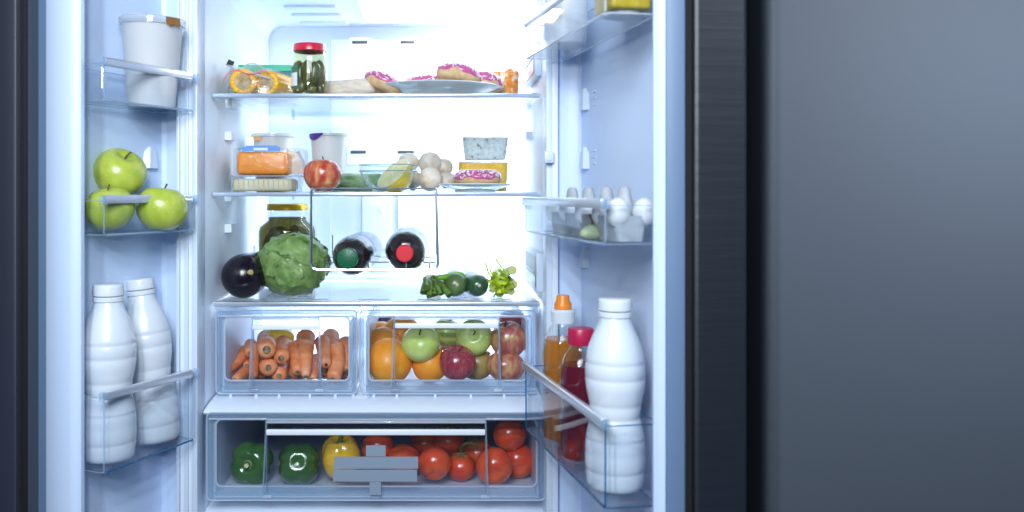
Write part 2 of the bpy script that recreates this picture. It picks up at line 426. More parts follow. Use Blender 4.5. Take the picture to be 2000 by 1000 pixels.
# doors: plan in (u along the door from the hinge, n towards the room between the doors)
FL, UL, NL = Vector((-0.4118, 1.486)), Vector((-0.4269, -0.9043)), Vector((0.9043, -0.4269))
FRt, UR, NR = Vector((0.1465, 1.48)), Vector((0.1647, -0.9863)), Vector((-0.9863, -0.1647))
def LP(u, n): p = FL+UL*u+NL*n; return (p.x, p.y)
def RP(u, n): p = FRt+UR*u+NR*n; return (p.x, p.y)
Z0, Z1 = 0.55, 1.85
def rev(poly): return list(reversed(poly))
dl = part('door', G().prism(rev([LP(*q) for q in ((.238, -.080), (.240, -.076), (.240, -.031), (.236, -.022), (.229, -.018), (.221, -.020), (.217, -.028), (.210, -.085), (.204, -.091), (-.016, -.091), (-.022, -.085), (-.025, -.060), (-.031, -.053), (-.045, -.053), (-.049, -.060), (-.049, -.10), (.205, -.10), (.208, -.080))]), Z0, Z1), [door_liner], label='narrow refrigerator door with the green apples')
def dchild(name, poly, z0, z1, m, par): return child(name, G().prism(poly, z0, z1), m, par)
dchild('gasket', rev([LP(*q) for q in ((.236, -.081), (.236, -.098), (.210, -.098), (.210, -.081))]), Z0, Z1, rubber_blue, dl)
dchild('gasket', rev([LP(*q) for q in ((.233, -.0985), (.233, -.124), (.18, -.124), (.18, -.101), (.20, -.1005))]), Z0, Z1, rubber, dl)
dchild('core', rev([LP(*q) for q in ((.228, -.1245), (.228, -.134), (-.05, -.134), (-.05, -.1245))]), Z0, Z1, black, dl)
dchild('outer_skin', rev([LP(*q) for q in ((.246, -.1345), (.248, -.138), (.248, -.196), (.244, -.20), (-.05, -.20), (-.05, -.1345))]), Z0, Z1, steel, dl)
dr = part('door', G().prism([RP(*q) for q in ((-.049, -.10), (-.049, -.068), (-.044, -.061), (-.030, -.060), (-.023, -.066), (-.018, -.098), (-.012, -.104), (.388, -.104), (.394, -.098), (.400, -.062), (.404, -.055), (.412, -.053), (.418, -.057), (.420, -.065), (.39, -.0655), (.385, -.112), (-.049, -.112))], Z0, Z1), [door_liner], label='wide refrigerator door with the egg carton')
dchild('gasket', [RP(*q) for q in ((.392, -.0658), (.4205, -.0658), (.426, -.074), (.427, -.0870), (.392, -.0870))], Z0, Z1, pbr('shaded_rim_blue', (.11, .18, .29), .5), dr)  # rim band coloured darker blue in place of shade
dchild('gasket', [RP(*q) for q in ((.395, -.0875), (.426, -.0875), (.424, -.0975), (.395, -.0975))], Z0, Z1, black, dr)
dchild('outer_skin', [RP(*q) for q in ((-.05, -.1125), (.386, -.1125), (.388, -.098), (.432, -.098), (.435, -.101), (.435, -.161), (.431, -.166), (-.05, -.166))], Z0, Z1, dark_steel, dr)
# bin supports on the doors
def bump_on(P, u, n, z, m, par, s=1):
    poly = [P(u, n), P(u+0.003, n+0.010), P(u+0.022, n+0.010), P(u+0.03, n)]
    if s < 0: poly = rev(poly)
    zs = [(z-0.018, 1.0), (z+0.010, 0.8), (z+0.019, 0.4)]
    g = G(); cx = sum(p[0] for p in poly)/4; cy = sum(p[1] for p in poly)/4
    vs = [(cx+(p[0]-cx)*k, cy+(p[1]-cy)*k, zz) for zz, k in zs for p in poly]
    fs = [(a*4+k, a*4+(k+1) % 4, a*4+4+(k+1) % 4, a*4+4+k) for a in range(2) for k in range(4)]+[(3, 2, 1, 0), (8, 9, 10, 11)]
    g.add(vs, fs); return child('bin_support', g, m, par)
for py in (197, 310, 500): bump_on(RP, 0.0, -.105, at(0, py, 1.5).z, frame_pale, dr)
for py in (197, 310):
    for k in range(3):
        z = at(0, py+10-k*12, 1.47).z
        child('tick', G().prism([RP(0.045, -.1045), RP(0.062, -.1045), RP(0.062, -.1025), RP(0.045, -.1025)], z-0.001, z+0.001), frame_pale, dr)
bump_on(LP, 0.0, -.0915, at(0, 308, 1.5).z, frame_pale, dl, -1)
# raised mirror-faint moulding mark low on the narrow door
for k in range(7):
    u = 0.15-k*0.011; z = at(0, 948-k*4, 1.40).z
    child('moulded_mark', G().prism(rev([LP(u, -.0915), LP(u-0.004, -.0915), LP(u-0.004, -.0902), LP(u, -.0902)]), z-0.006, z+0.006), door_liner, dl)

# ------------------------------------------------------------------ shelves
def shelf(zt, label, group=None):
    t = thing('glass_shelf', label, 'shelf', (0, 1.6, zt), (0, 0, 0), 'glass shelves')
    obj('glass_pane', G().box(LEFT+0.006, RIGHT-0.006, 0.005, 0.40, -0.0045, -0.0005), [shelf_glass], t)
    obj('front_trim', G().box(-0.4133, 0.1866, -0.004, 0.010, -0.0076, 0.0, bev=0.002), trimmat, t)
    obj('rear_trim', G().box(LEFT+0.08, RIGHT-0.01, 0.39, 0.40, -0.008, 0.003, bev=0.002), clear_b, t)
    obj('rear_stop', G().box(LEFT+0.082, LEFT+0.088, 0.385, 0.392, -0.016, 0.012, bev=0.001), edge_b, t)
    return t
ZS1, ZS2, ZS3 = at(0, 182.5, 1.6).z, at(0, 375.5, 1.6).z, at(0, 589, 1.6).z
shelf(ZS1, 'glass shelf carrying the pickle jar and plate of donuts')
shelf(ZS2, 'glass shelf carrying the red apple and glass bowl')
t = thing('crisper_cover_shelf', 'frosted glass shelf over the drawers carrying the cabbage', 'shelf', (0, 1.6, ZS3), (0, 0, 0), 'glass shelves')
obj('glass_pane', G().box(LEFT+0.008, RIGHT-0.008, 0.006, 0.43, -0.006, -0.0008), frost_glass, t)
obj('front_trim', G().box(-0.4105, 0.1855, -0.006, 0.012, -0.0085, 0.0, bev=0.002), alu, t)
obj('under_strip', G().box(-0.409, 0.183, 0.0, 0.006, -0.0215, -0.009, bev=0.001), clear_b, t)
prt = pbr('shelf_print', (0.42, 0.52, 0.55), 0.3)
for a, b in ((455, 500), (520, 560), (566, 640), (700, 760), (815, 900), (960, 1000)):
    xa, xb = at(a, 0, 1.63).x, at(b, 0, 1.63).x
    obj('printed_patch', G().prism(rrect(xa, xb, 0.028, 0.042, 0.003), -0.0006, -0.0002), prt, t)

# ------------------------------------------------------------------ drawers
def drawer(label, yf, xa, xb, za, zb, depth, pxv, hpy, sticker=False, hb=0.009):
    """front face at yf between xa..xb and za..zb; pxv the two upright edges of the raised middle pane"""
    t = thing('vegetable_crisper', label, 'drawer', ((xa+xb)/2, yf, za), (0, 0, 0), 'clear crisper drawers')
    w = (xb-xa)/2; h = zb-za; c = (xa+xb)/2
    m1, m2 = pxv[0]-c, pxv[1]-c
    ix0, ix1, iz0, iz1 = -w+0.016, w-0.014, 0.024, h-0.012
    RX = Matrix.Rotation(rad(90), 4, 'X')
    # box behind the front
    g = G()
    g.box(-w+0.010, -w+0.013, 0.008, depth, 0.002, h-0.02); g.box(w-0.013, w-0.010, 0.008, depth, 0.002, h-0.02)
    g.box(-w+0.010, w-0.010, depth, depth+0.003, 0.002, h-0.02); g.box(-w+0.013, w-0.013, 0.008, depth, 0.002, 0.0045)
    obj('bin', g, frost, t)
    # front bezel ring
    out = rrect(-w, w, 0, h, 0.008); inn = rrect(ix0, ix1, iz0, iz1, 0.010)
    n = len(out); g = G()
    vs = [(x, 0, z) for x, z in out]+[(x, 0, z) for x, z in inn]+[(x, 0.010, z) for x, z in out]+[(x, 0.012, z) for x, z in inn]
    fs = []
    for k in range(n):
        k2 = (k+1) % n
        fs += [(k, k2, n+k2, n+k), (2*n+k2, 2*n+k, 3*n+k, 3*n+k2), (k2, k, 2*n+k, 2*n+k2), (n+k, n+k2, 3*n+k2, 3*n+k)]
    g.add(vs, fs)
    obj('bezel', g, clear_b, t)
    for rect, rr, yy, m, nm in ((out, 0.0013, 0.0, edge_w, 'outer_edge'), (inn, 0.0017, 0.0, edge_w, 'inner_edge')):
        obj(nm, G().tube([(x, yy, z) for x, z in rect], rr, 6, closed=True), m, t)
    mid = rrect(-w+0.006, w-0.006, 0.013, h-0.006, 0.009)
    obj('middle_edge', G().tube([(x, -0.0005, z) for x, z in mid], 0.0009, 6, closed=True), edge_b, t)
    # panes
    obj('side_pane', G().box(ix0, m1, 0.004, 0.0055, iz0, iz1), clear_p, t)
    obj('side_pane', G().box(m2, ix1, 0.004, 0.0055, iz0, iz1), clear_p, t)
    obj('middle_pane', G().box(m1, m2, -0.010, -0.0085, 0.016, h-0.016), clear_p, t)
    for m_ in (m1, m2):
        sl = 0.004 if m_ > 0 else -0.006
        obj('pane_edge', G().tube([(m_, -0.009, h-0.012), (m_+sl, -0.008, 0.012)], 0.0016, 8), edge_b, t)
        obj('pane_return', G().prism([(m_-0.0008, -0.0085), (m_+0.0008, -0.0085), (m_+0.0008, 0.004), (m_-0.0008, 0.004)], 0.016, h-0.016), clear_b, t)
    obj('top_lip', G().box(m1, m2, -0.012, 0.004, h-0.016, h-0.0125, bev=0.001), edge_w, t)
    obj('rail_line', G().box(-w+0.004, m1, -0.004, 0.002, h-0.012, h-0.009, bev=0.001).box(m2, w-0.004, -0.004, 0.002, h-0.012, h-0.009, bev=0.001), edge_w, t)
    hz = CZ-(hpy-378)*yf/F-za
    obj('handle', G().box(m1+0.001, m2-0.001, -0.016, -0.0105, hz-hb/2, hz+hb/2, bev=0.0016), handle_w, t)
    for x in (m1, 0 if xb-xa > 0.4 else m1, m2):
        obj('clip', G().box(x-0.008, x+0.008, -0.003, 0.004, 0.004, 0.009, bev=0.001), edge_w, t)
    if sticker:
        sm = pbr('grey_sticker', (0.24, 0.30, 0.38), 0.5)
        for a, b, c0, d0 in ((716, 754, 866, 887), (654, 817, 888, 911), (652, 815, 913, 936), (723, 745, 937, 962)):
            o = obj('sticker', G().box(at(a, 0, yf).x-c, at(b, 0, yf).x-c, -0.0125, -0.0115, at(0, d0, yf).z-za, at(0, c0, yf).z-za), sm, t)
    return t
Y1, Y2 = 1.60, 1.53
zt1, zb1 = at(0, 606, Y1).z, at(0, 769, Y1).z
drawer('clear drawer full of carrots', Y1, at(422, 0, Y1).x, at(697, 0, Y1).x, zb1, zt1, 0.36, (at(495, 0, Y1).x, at(624, 0, Y1).x), 637)
drawer('clear drawer full of oranges and apples', Y1, at(703, 0, Y1).x, at(1044, 0, Y1).x, zb1, zt1, 0.36, (at(771, 0, Y1).x, at(973, 0, Y1).x), 634)
drawer('wide bottom drawer with peppers, tomatoes and grey stickers', Y2, at(404, 0, Y2).x, at(1064, 0, Y2).x, at(0, 977, Y2).z, at(0, 806, Y2).z, 0.42, (at(522, 0, Y2).x, at(948, 0, Y2).x), 840, True, 0.010)

# ------------------------------------------------------------------ door bins
def door_bin(side, zf, zr, L, dep, label, short=0):
    s = 1 if side == 'l' else -1
    o2 = FL if s > 0 else FRt; U = UL if s > 0 else UR
    t = thing('door_bin', label, 'door shelf', (o2.x, o2.y, zf), (0, 0, math.atan2(U.y, U.x)), 'clear bins on the refrigerator doors')
    h = zr-zf
    ya, yb = (-dep, 0) if s > 0 else (0, dep)
    out = rrect(0, L, ya, yb, 0.010, 4)
    g = G().shell(out, 0, h-0.003, 0.0022, 0, 1, bs=0.985, edge=0.0010)
    yf = -0.001 if s > 0 else 0.001
    for x in (0.004, L-0.004):
        g.tube([(x, yf, 0.002), (x, yf, h-0.004)], 0.0014, 6, 1)
    obj('bin_body', g, [clear_p, edge_d if h > .09 and s < 0 else edge_w if zf > 1.5 else edge_b], t)  # topmost bin's edges coloured white as if lit
    obj('bottom_edge', G().tube([(0.008, yf, 0.0), (L-0.008, yf, 0.0)], 0.0018, 8), edge_d if h > 0.09 else edge_w if zf > 1.5 else edge_b, t)
    obj('rail', G().box(0.012 if s > 0 else 0.002, L-0.004, -0.005, 0.005, h-0.007, h+0.006, bev=0.0028), alu, t)
    for x in (0.0, L): obj('end_cap', G().box(x-0.003, x+0.003, -0.0055, 0.0055, h-0.008, h+0.0055, bev=0.0022), clear_b, t)
    hk = ya-0.004 if s > 0 else yb+0.004
    for x in (0.004, L-0.004):
        obj('hook', G().box(x-0.005, x+0.005, min(hk, hk+0.008*s), max(hk, hk+0.008*s), h*0.15 if h < 0.09 else 0.006, h+0.004, bev=0.002), edge_b, t)
    return t
LL, LR = 0.2057, 0.3873
door_bin('l', 1.440, 1.498, LL, 0.078, 'narrow door bin holding the tall white tub')
door_bin('l', 1.238, 1.292, LL, 0.078, 'narrow door bin holding three green apples')
door_bin('l', 0.883, 0.998, LL, 0.078, 'deep narrow door bin holding two white bottles')
door_bin('r', 1.528, 1.589, LR, 0.072, 'topmost wide door bin holding the yellow tub')
door_bin('r', 1.236, 1.288, LR, 0.072, 'wide door bin holding the egg carton')
door_bin('r', 0.903, 1.0105, LR, 0.072, 'deep wide door bin holding juice and a white bottle')

# ------------------------------------------------------------------ bottles in the doors
BP = [(0.50, .175), (.53, .20), (.62, .235), (.76, .28), (.88, .33), (.96, .385), (.985, .405), (.960, .412), (.985, .42), (1.0, .45), (.995, .485), (.97, .492), (.995, .50), (.96, .55), (.91, .59), (.87, .622), (.845, .63), (.86, .64), (.83, .67), (.825, .69), (.805, .696), (.835, .704), (.89, .74), (.955, .79), (.97, .80), (.95, .806), (.975, .814), (1.0, .86), (.985, .884), (1.0, .892), (1.0, .94), (.985, .962), (.965, .968), (.98, .976), (.955, 1.03), (.93, 1.05), (.84, 1.068), (.0, 1.068)]
def milk_bottle(loc, h, r, label, rot=(0, 0, 0)):
    t = thing('milk_bottle', label, 'bottle', loc, rot, 'white drink bottles in the doors')
    H = 1.068-0.08
    prof = [(max(a*r, 0), (1.068-y)/H*h) for a, y in reversed(BP)]
    prof[0] = (0, 0)
    obj('bottle_body', G().lathe(prof, 48), milk, t, angle=80)
    zc = (1.068-.175)/H*h; rc = r*0.555
    obj('neck_ring', G().lathe([(r*.5, zc-0.002), (rc, zc), (rc, zc+0.006), (rc*.96, zc+0.007)], 40), white_p, t)
    cap = [(rc*.96, zc+0.008), (rc, zc+0.009), (rc, h-0.004), (rc*.96, h-0.001), (rc*.9, h), (0, h)]
    g = G().lathe(cap, 60, fn=lambda v: v if v.z > h-0.003 or v.xy.length < rc*.5 else Vector((v.x*(1+.010*math.cos(30*math.atan2(v.y, v.x))), v.y*(1+.010*math.cos(30*math.atan2(v.y, v.x))), v.z)))
    obj('cap', g, white_p, t)
    return t
def lw(u, n, z): x, y = LP(u, n); return Vector((x, y, z))
def rw(u, n, z): x, y = RP(u, n); return Vector((x, y, z))
milk_bottle(lw(.150, -.046, 0.8855), 0.273, 0.0425, 'upright white bottle in front of the leaning one')
milk_bottle(lw(.040, -.050, 0.8865), 0.272, 0.041, 'white bottle leaning behind the upright one', (0, rad(-6), 0))
milk_bottle(rw(.315, -.040, 0.9055), 0.254, 0.0400, 'white bottle beside the red juice')

def juice_bottle(loc, h, r, prof, liq, label, top, fill, ribs=True):
    t = thing('juice_bottle', label, 'bottle', loc, (0, 0, 0.3), 'juice bottles')
    P = [(a*r, z*h) for a, z in prof]
    def rib(v):
        a = math.atan2(v.y, v.x); k = 1+0.012*math.sin(v.z*420+4*math.cos(a*5))
        return Vector((v.x*k, v.y*k, v.z)) if ribs else v
    obj('bottle_body', G().lathe(P, 48, fn=rib), glass, t, angle=80)
    L_ = [(0, 0.002)]+[(a*0.94, z) for a, z in P if 0.002 < z < fill*h]
    rr = L_[-1][0]; L_ += [(rr, fill*h), (0, fill*h)]
    obj('juice', G().lathe(L_, 48, fn=rib), liq, t, angle=60)
    top(t, P[-1][0], P[-1][1])
    return t
def liquid(name, col, body=0.55):
    return clear(name, tint=tuple(min(1, c*1.3+0.02) for c in col), body=body, bodycol=col, refl=1.3, rough=0.05, bump=(30, 0.4, 0.004))
amber = liquid('apple_juice', (0.78, 0.38, 0.07), 0.45); ruby = liquid('red_juice', (0.36, 0.025, 0.07), 0.5)
orange_p = pbr('orange_cap', (0.85, 0.25, 0.02), 0.35); red_p = pbr('crimson_cap', (0.42, 0.01, 0.06), 0.35)
JP = [(0, 0), (.8, 0), (.95, .02), (1, .06), (1, .30), (.95, .34), (.9, .40), (.97, .47), (1.0, .55), (1.0, .62), (.95, .69), (.82, .75), (.62, .80), (.5, .83), (.5, .86)]
def sport_top(t, r, z):
    obj('cap', G().lathe([(r*1.15, z-0.006), (r*1.2, z+0.012), (r*1.0, z+0.016), (0, z+0.016)], 36), white_p, t)
    obj('spout', G().lathe([(r*.85, z+0.0165), (r*.86, z+0.024), (r*.66, z+0.030), (r*.64, z+0.036), (r*.58, z+0.038), (0, z+0.038)], 30), orange_p, t)
def screw_top(t, r, z):
    obj('cap', G().lathe([(r*1.2, z-0.002), (r*1.25, z), (r*1.25, z+0.019), (r*1.15, z+0.022), (0, z+0.022)], 40), red_p, t)
juice_bottle(rw(.085, -.040, 0.9055), 0.225, 0.0325, JP, amber, 'amber juice bottle with orange sport cap', sport_top, 0.72)
juice_bottle(rw(.185, -.036, 0.9055), 0.200, 0.0315, JP, ruby, 'dark red juice bottle with crimson cap', screw_top, 0.70)

# tall tub on the narrow door
p = lw(.063, -.040, 1.4422)
t = thing('yoghurt_tub', 'tall white tub with clear lid in the narrow door', 'tub', p, (rad(2), rad(1.5), 0))
t.scale = (1, 1, 1.13)
obj('tub', G().lathe([(0, 0), (.037, 0), (.0385, .003), (.0390, .018), (.0398, .020), (.048, .118), (.0495, .12)], 48), tub_w, t)
obj('lid', G().lathe([(.0495, .118), (.053, .119), (.0535, .127), (.051, .129), (.049, .124), (0, .124)], 48), clear('tub_lid', body=.45, bodycol=(.85, .9, .95), refl=1.5), t)
g = G(); R.seed(3)
vs = [];
for i in range(5):
    a = rad(-50+i*7.5); rr = .0545
    vs += [(rr*math.cos(a), rr*math.sin(a), .1275), ((rr+.001)*math.cos(a), (rr+.001)*math.sin(a), .119-.004*abs(math.sin(i*1.7)))]
g.add(vs, [(2*i, 2*i+2, 2*i+3, 2*i+1) for i in range(4)])
obj('torn_foil', g, pbr('brown_foil', (.34, .14, .03), .3, metal=.3), t)

# ------------------------------------------------------------------ round fruit
FL1, FL2 = zb1+.0045, at(0, 977, Y2).z+.0045      # floors of the drawers
def fruit_mesh(kind, r, sq=0.9, seed=0):
    """apple, orange, tomato outlines, axis along z"""
    g = G(); ofs = Vector((seed*3.1, seed*1.7, 0))
    if kind == 'apple':
        prof = []
        for i in range(25):
            a = PI*i/24; s = math.sin(a); z = -math.cos(a)
            dim = 0.30*math.exp(-(s/0.30)**2) if z > 0 else 0.16*math.exp(-(s/0.26)**2)
            prof.append((s*(1+0.05*z), z*sq*(1-dim)+(0.02 if z > 0 else 0)))
        prof[0] = (0, prof[0][1]); prof[-1] = (0, prof[-1][1])
        f = lambda v: Vector(v)*(1+0.035*noise.noise(Vector(v)*1.1+ofs)+0.012*math.cos(5*math.atan2(v.y, v.x))*max(0, -v.z))*r
        g.lathe(prof, 36, fn=f)
    elif kind == 'tomato':
        prof = []
        for i in range(21):
            a = PI*i/20; s = math.sin(a); z = -math.cos(a)
            prof.append((s, z*sq*(1-(0.18*math.exp(-(s/0.25)**2) if z > 0 else 0))))
        prof[0] = (0, prof[0][1]); prof[-1] = (0, prof[-1][1])
        f = lambda v: Vector(v)*(1+0.03*noise.noise(Vector(v)*1.0+ofs)+0.012*math.cos(6*math.atan2(v.y, v.x))*max(0, v.z))*r
        g.lathe(prof, 36, fn=f)
    else:
        f = lambda v: Vector((v.x, v.y, v.z*sq))*(1+0.02*noise.noise(Vector(v)*1.2+ofs)-0.05*math.exp(-(v.xy.length/0.12)**2))
        g.ball((0, 0, 0), r, 36, 22, fn=f)
    return g
green_apple = pbr('green_apple_skin', (.40, .50, .06), .33, coat=.3, sss=.1, vary=(9, ((.3, (.33, .44, .035)), (.55, (.44, .52, .07)), (.8, (.55, .58, .12)))), dots=(150, (.62, .70, .32), .14))
yellow_apple = pbr('pale_green_apple_skin', (.55, .66, .16), .3, coat=.3, vary=(8, ((.3, (.48, .62, .10)), (.7, (.66, .72, .24)))), dots=(140, (.72, .78, .42), .12))
red_apple = pbr('red_apple_skin', (.30, .03, .04), .25, coat=.5, vary=(5, ((.25, (.20, .012, .03)), (.55, (.34, .035, .05)), (.85, (.46, .11, .08)))), vscale=(6, 6, 1.2), dots=(150, (.62, .38, .34), .13))
blush_apple = pbr('blush_apple_skin', (.45, .15, .08), .3, coat=.4, vary=(4.5, ((.28, (.35, .05, .05)), (.48, (.50, .14, .09)), (.6, (.62, .34, .12)), (.8, (.58, .44, .15)))), vscale=(3.5, 3.5, 1.5), dots=(150, (.72, .5, .34), .11))
warm_apple = pbr('warm_apple_skin', (.5, .15, .05), .3, coat=.4, vary=(46, ((.25, (.34, .025, .025)), (.42, (.46, .055, .035)), (.56, (.62, .20, .08)), (.74, (.76, .48, .20)))), vscale=(1.5, 1.5, .5), dots=(220, (.75, .5, .3), .10))
olive_apple = pbr('olive_apple_skin', (.34, .22, .05), .35, coat=.3, vary=(6, ((.3, (.30, .14, .04)), (.7, (.40, .30, .07)))), dots=(150, (.6, .5, .25), .1))
orange_m = pbr('orange_peel', (.95, .32, .01), .45, coat=.1, vary=(9, ((.3, (.90, .26, .008)), (.75, (.97, .40, .02)))), bump=(330, .35, .0012))
tomato_m = pbr('tomato_skin', (.66, .07, .02), .25, coat=.3, sss=.1, vary=(4, ((.3, (.52, .04, .015)), (.5, (.68, .08, .02)), (.75, (.78, .17, .04)))))
stem_m = pbr('brown_stem', (.09, .06, .03), .7)
green_stem = pbr('green_stem', (.13, .20, .05), .6, vary=(30, ((.3, (.08, .14, .03)), (.7, (.22, .29, .09)))))
def fruit(name, kind, mat, px, py, d, rpx, label, cat, tilt=(0, 0, 0), sq=0.9, group=None, stem=True, seed=None):
    p = at(px, py, d); r = pr(rpx, d)
    if py > 600: p.z = max(p.z, (FL2 if py > 800 else FL1)+r*min(1, sq+.03))
    seed = seed if seed is not None else int(px*7+py)
    t = thing(name, label, cat, p, tuple(rad(a) for a in tilt), group)
    obj('flesh', fruit_mesh(kind, r, sq, seed), mat, t, angle=80)
    if stem and kind == 'apple':
        z = r*sq*0.70
        obj('stem', G().tube(spline([(0, 0, z), (r*.03, 0, z+r*.16), (r*.12, r*.03, z+r*.36)], 3), [r*.035]*6+[r*.05], 6), stem_m, t)
    if stem and kind == 'orange':
        obj('navel', G().lathe([(r*.09, r*sq*.925), (r*.07, r*sq*.965), (r*.03, r*sq*.96), (0, r*sq*.955)], 10), green_stem, t)
    if stem and kind == 'tomato':
        g = G(); z = r*sq*.80
        for k in range(5):
            a = k*1.257+seed; c, s = math.cos(a), math.sin(a)
            g.tube(spline([(0, 0, z), (c*r*.25, s*r*.25, z+r*.20), (c*r*.62, s*r*.62, z+r*.06)], 3), [r*.05]*3+[r*.045]*2+[r*.03, r*.01], 5)
        g.tube([(0, 0, z), (r*.04, 0, z+r*.3)], r*.05, 6)
        obj('calyx', g, green_stem, t)
    return t
GA = 'green apples in the narrow door'
fruit('apple', 'apple', green_apple, 215, 408, 1.365, 47, 'green apple at the bin corner below the topmost apple', 'apple', (8, -6, 0), .92, GA)
fruit('apple', 'apple', green_apple, 316, 408, 1.42, 49, 'green apple nearer the shelves, with upright dark stem', 'apple', (0, 6, 40), .92, GA)
fruit('apple', 'apple', green_apple, 233, 338, 1.43, 52, 'green apple lying on top of the other two', 'apple', (20, 28, 0), .88, GA)

# ------------------------------------------------------------------ fruit in the drawers
OR = 'oranges in the drawer'; AP = 'apples in the drawer'
fruit('orange', 'orange', orange_m, 760, 707, 1.665, 46, 'large orange in the front corner of the drawer', 'orange', (20, 30, 0), .93, OR)
fruit('orange', 'orange', orange_m, 840, 716, 1.675, 36, 'orange under the pale apple, dark navel showing', 'orange', (140, -35, 0), .95, OR)
fruit('orange', 'orange', orange_m, 750, 672, 1.735, 35, 'orange tucked behind the large front orange', 'orange', (10, 20, 0), .95, OR)
fruit('orange', 'orange', orange_m, 786, 652, 1.78, 38, 'topmost orange behind the pale green apple', 'orange', (0, 0, 0), .95, OR)
fruit('orange', 'orange', orange_m, 748, 660, 1.84, 33, 'rearmost orange near the dark plums', 'orange', (0, 40, 0), .95, OR)
fruit('orange', 'orange', orange_m, 888, 682, 1.77, 30, 'orange peeping out between the green apples', 'orange', (0, 0, 0), .95, OR)
fruit('apple', 'apple', yellow_apple, 822, 672, 1.655, 38, 'pale green apple with its stem hollow tipped forward', 'apple', (35, -8, 0), .88, AP)
fruit('apple', 'apple', yellow_apple, 873, 651, 1.72, 32, 'green apple squeezed between two others under the handle', 'apple', (0, 10, 0), .9, AP)
fruit('apple', 'apple', yellow_apple, 926, 659, 1.67, 36, 'green apple with its dark stem end facing out', 'apple', (65, -14, 0), .85, AP)
fruit('apple', 'apple', red_apple, 893, 709, 1.64, 36, 'dark red speckled apple at the front', 'apple', (15, 6, 0), .95, AP)
fruit('apple', 'apple', olive_apple, 931, 715, 1.69, 34, 'brownish apple behind the dark red apple', 'apple', (0, 10, 0), .95, AP)
fruit('apple', 'apple', blush_apple, 993, 664, 1.665, 36, 'pink blushed apple on top of another', 'apple', (10, -15, 0), 1.02, AP)
fruit('apple', 'apple', blush_apple, 987, 716, 1.655, 37, 'yellow and red apple under the pink one', 'apple', (5, 10, 60), .84, AP)
fruit('apple', 'apple', pbr('raspberry_skin', (.50, .04, .08), .4, vary=(30, ((.3, (.42, .03, .06)), (.7, (.62, .12, .14))))), 1000, 630, 1.75, 27, 'bright red apple high at the back by the drawer rim', 'apple', (0, 0, 0), .9, AP)
plum = pbr('plum_skin', (.03, .035, .08), .35)
for k, (px, py, l) in enumerate(((736, 633, 'dark blue plum at the drawer wall'), (748, 627, 'dark blue plum closer to the oranges'), (760, 628, 'dark plum above the oranges'))):
    p = at(px, py, 1.9)
    tag(obj('plum', G().ball((0, 0, 0), (.011, .011, .013), 16, 10), plum, None, 60, p), l, 'plum', 'plums behind the oranges')

carrot_m = pbr('carrot_skin', (.80, .26, .08), .5, vary=(9, ((.25, (.66, .16, .04)), (.5, (.84, .27, .09)), (.78, (.86, .42, .25)))), bump=(24, .45, .002, (1, 1, 1)))
carrot_end = pbr('carrot_crown', (.07, .065, .035), .8, vary=(120, ((.32, (.05, .045, .022)), (.60, (.34, .25, .12)))))
def carrot(p0, p1, d0, d1, r0, r1, label, bend=0.0, cut=0.45):
    """from the near end p0 to the far end p1 in the picture"""
    a, b = at(p0[0], p0[1], d0), at(p1[0], p1[1], d1)
    ra, rb = pr(r0*1.18, d0), pr(r1*1.2, d1); a.z = max(a.z, FL1+ra); b.z = max(b.z, FL1+rb)
    ax = b-a; L = ax.length; side = ax.cross(Vector((0, 0, 1))).normalized() if abs(ax.normalized().z) < .95 else Vector((1, 0, 0))
    pts = []; rs = []; n = 40
    for i in range(n+1):
        t = i/n; k = ra+(rb-ra)*(t**.8)
        e = 1.0
        if t < 0.08: e = .62+.38*math.sqrt(t/.08)
        if t > 0.92: e = math.sqrt(max(0, 1-((t-.92)/.08)**2))*.9+.1
        pts.append(a+ax*t+side*bend*math.sin(PI*t)-a); rs.append(k*e*(1+.05*noise.noise(Vector((i*.36, L*90, r0)))+.022*noise.noise(Vector((i*1.7, L*70, r1)))))
    t_ = thing('carrot', label, 'carrot', a, (0, 0, 0), 'carrots in the drawer')
    obj('root', G().tube(pts, rs, 16), carrot_m, t_, angle=60)
    dr = (pts[0]-pts[1]).normalized()
    q = Vector((0, 0, 1)).rotation_difference(dr).to_matrix().to_4x4()
    c = ra*cut*.82
    obj('cut_end', G().lathe([(c, -0.0006), (c*1.02, .0012), (c*.75, .0022), (c*.5, .0012), (c*.3, .0020), (0, .0022)], 14, mx=q), carrot_end, t_)
    return t_
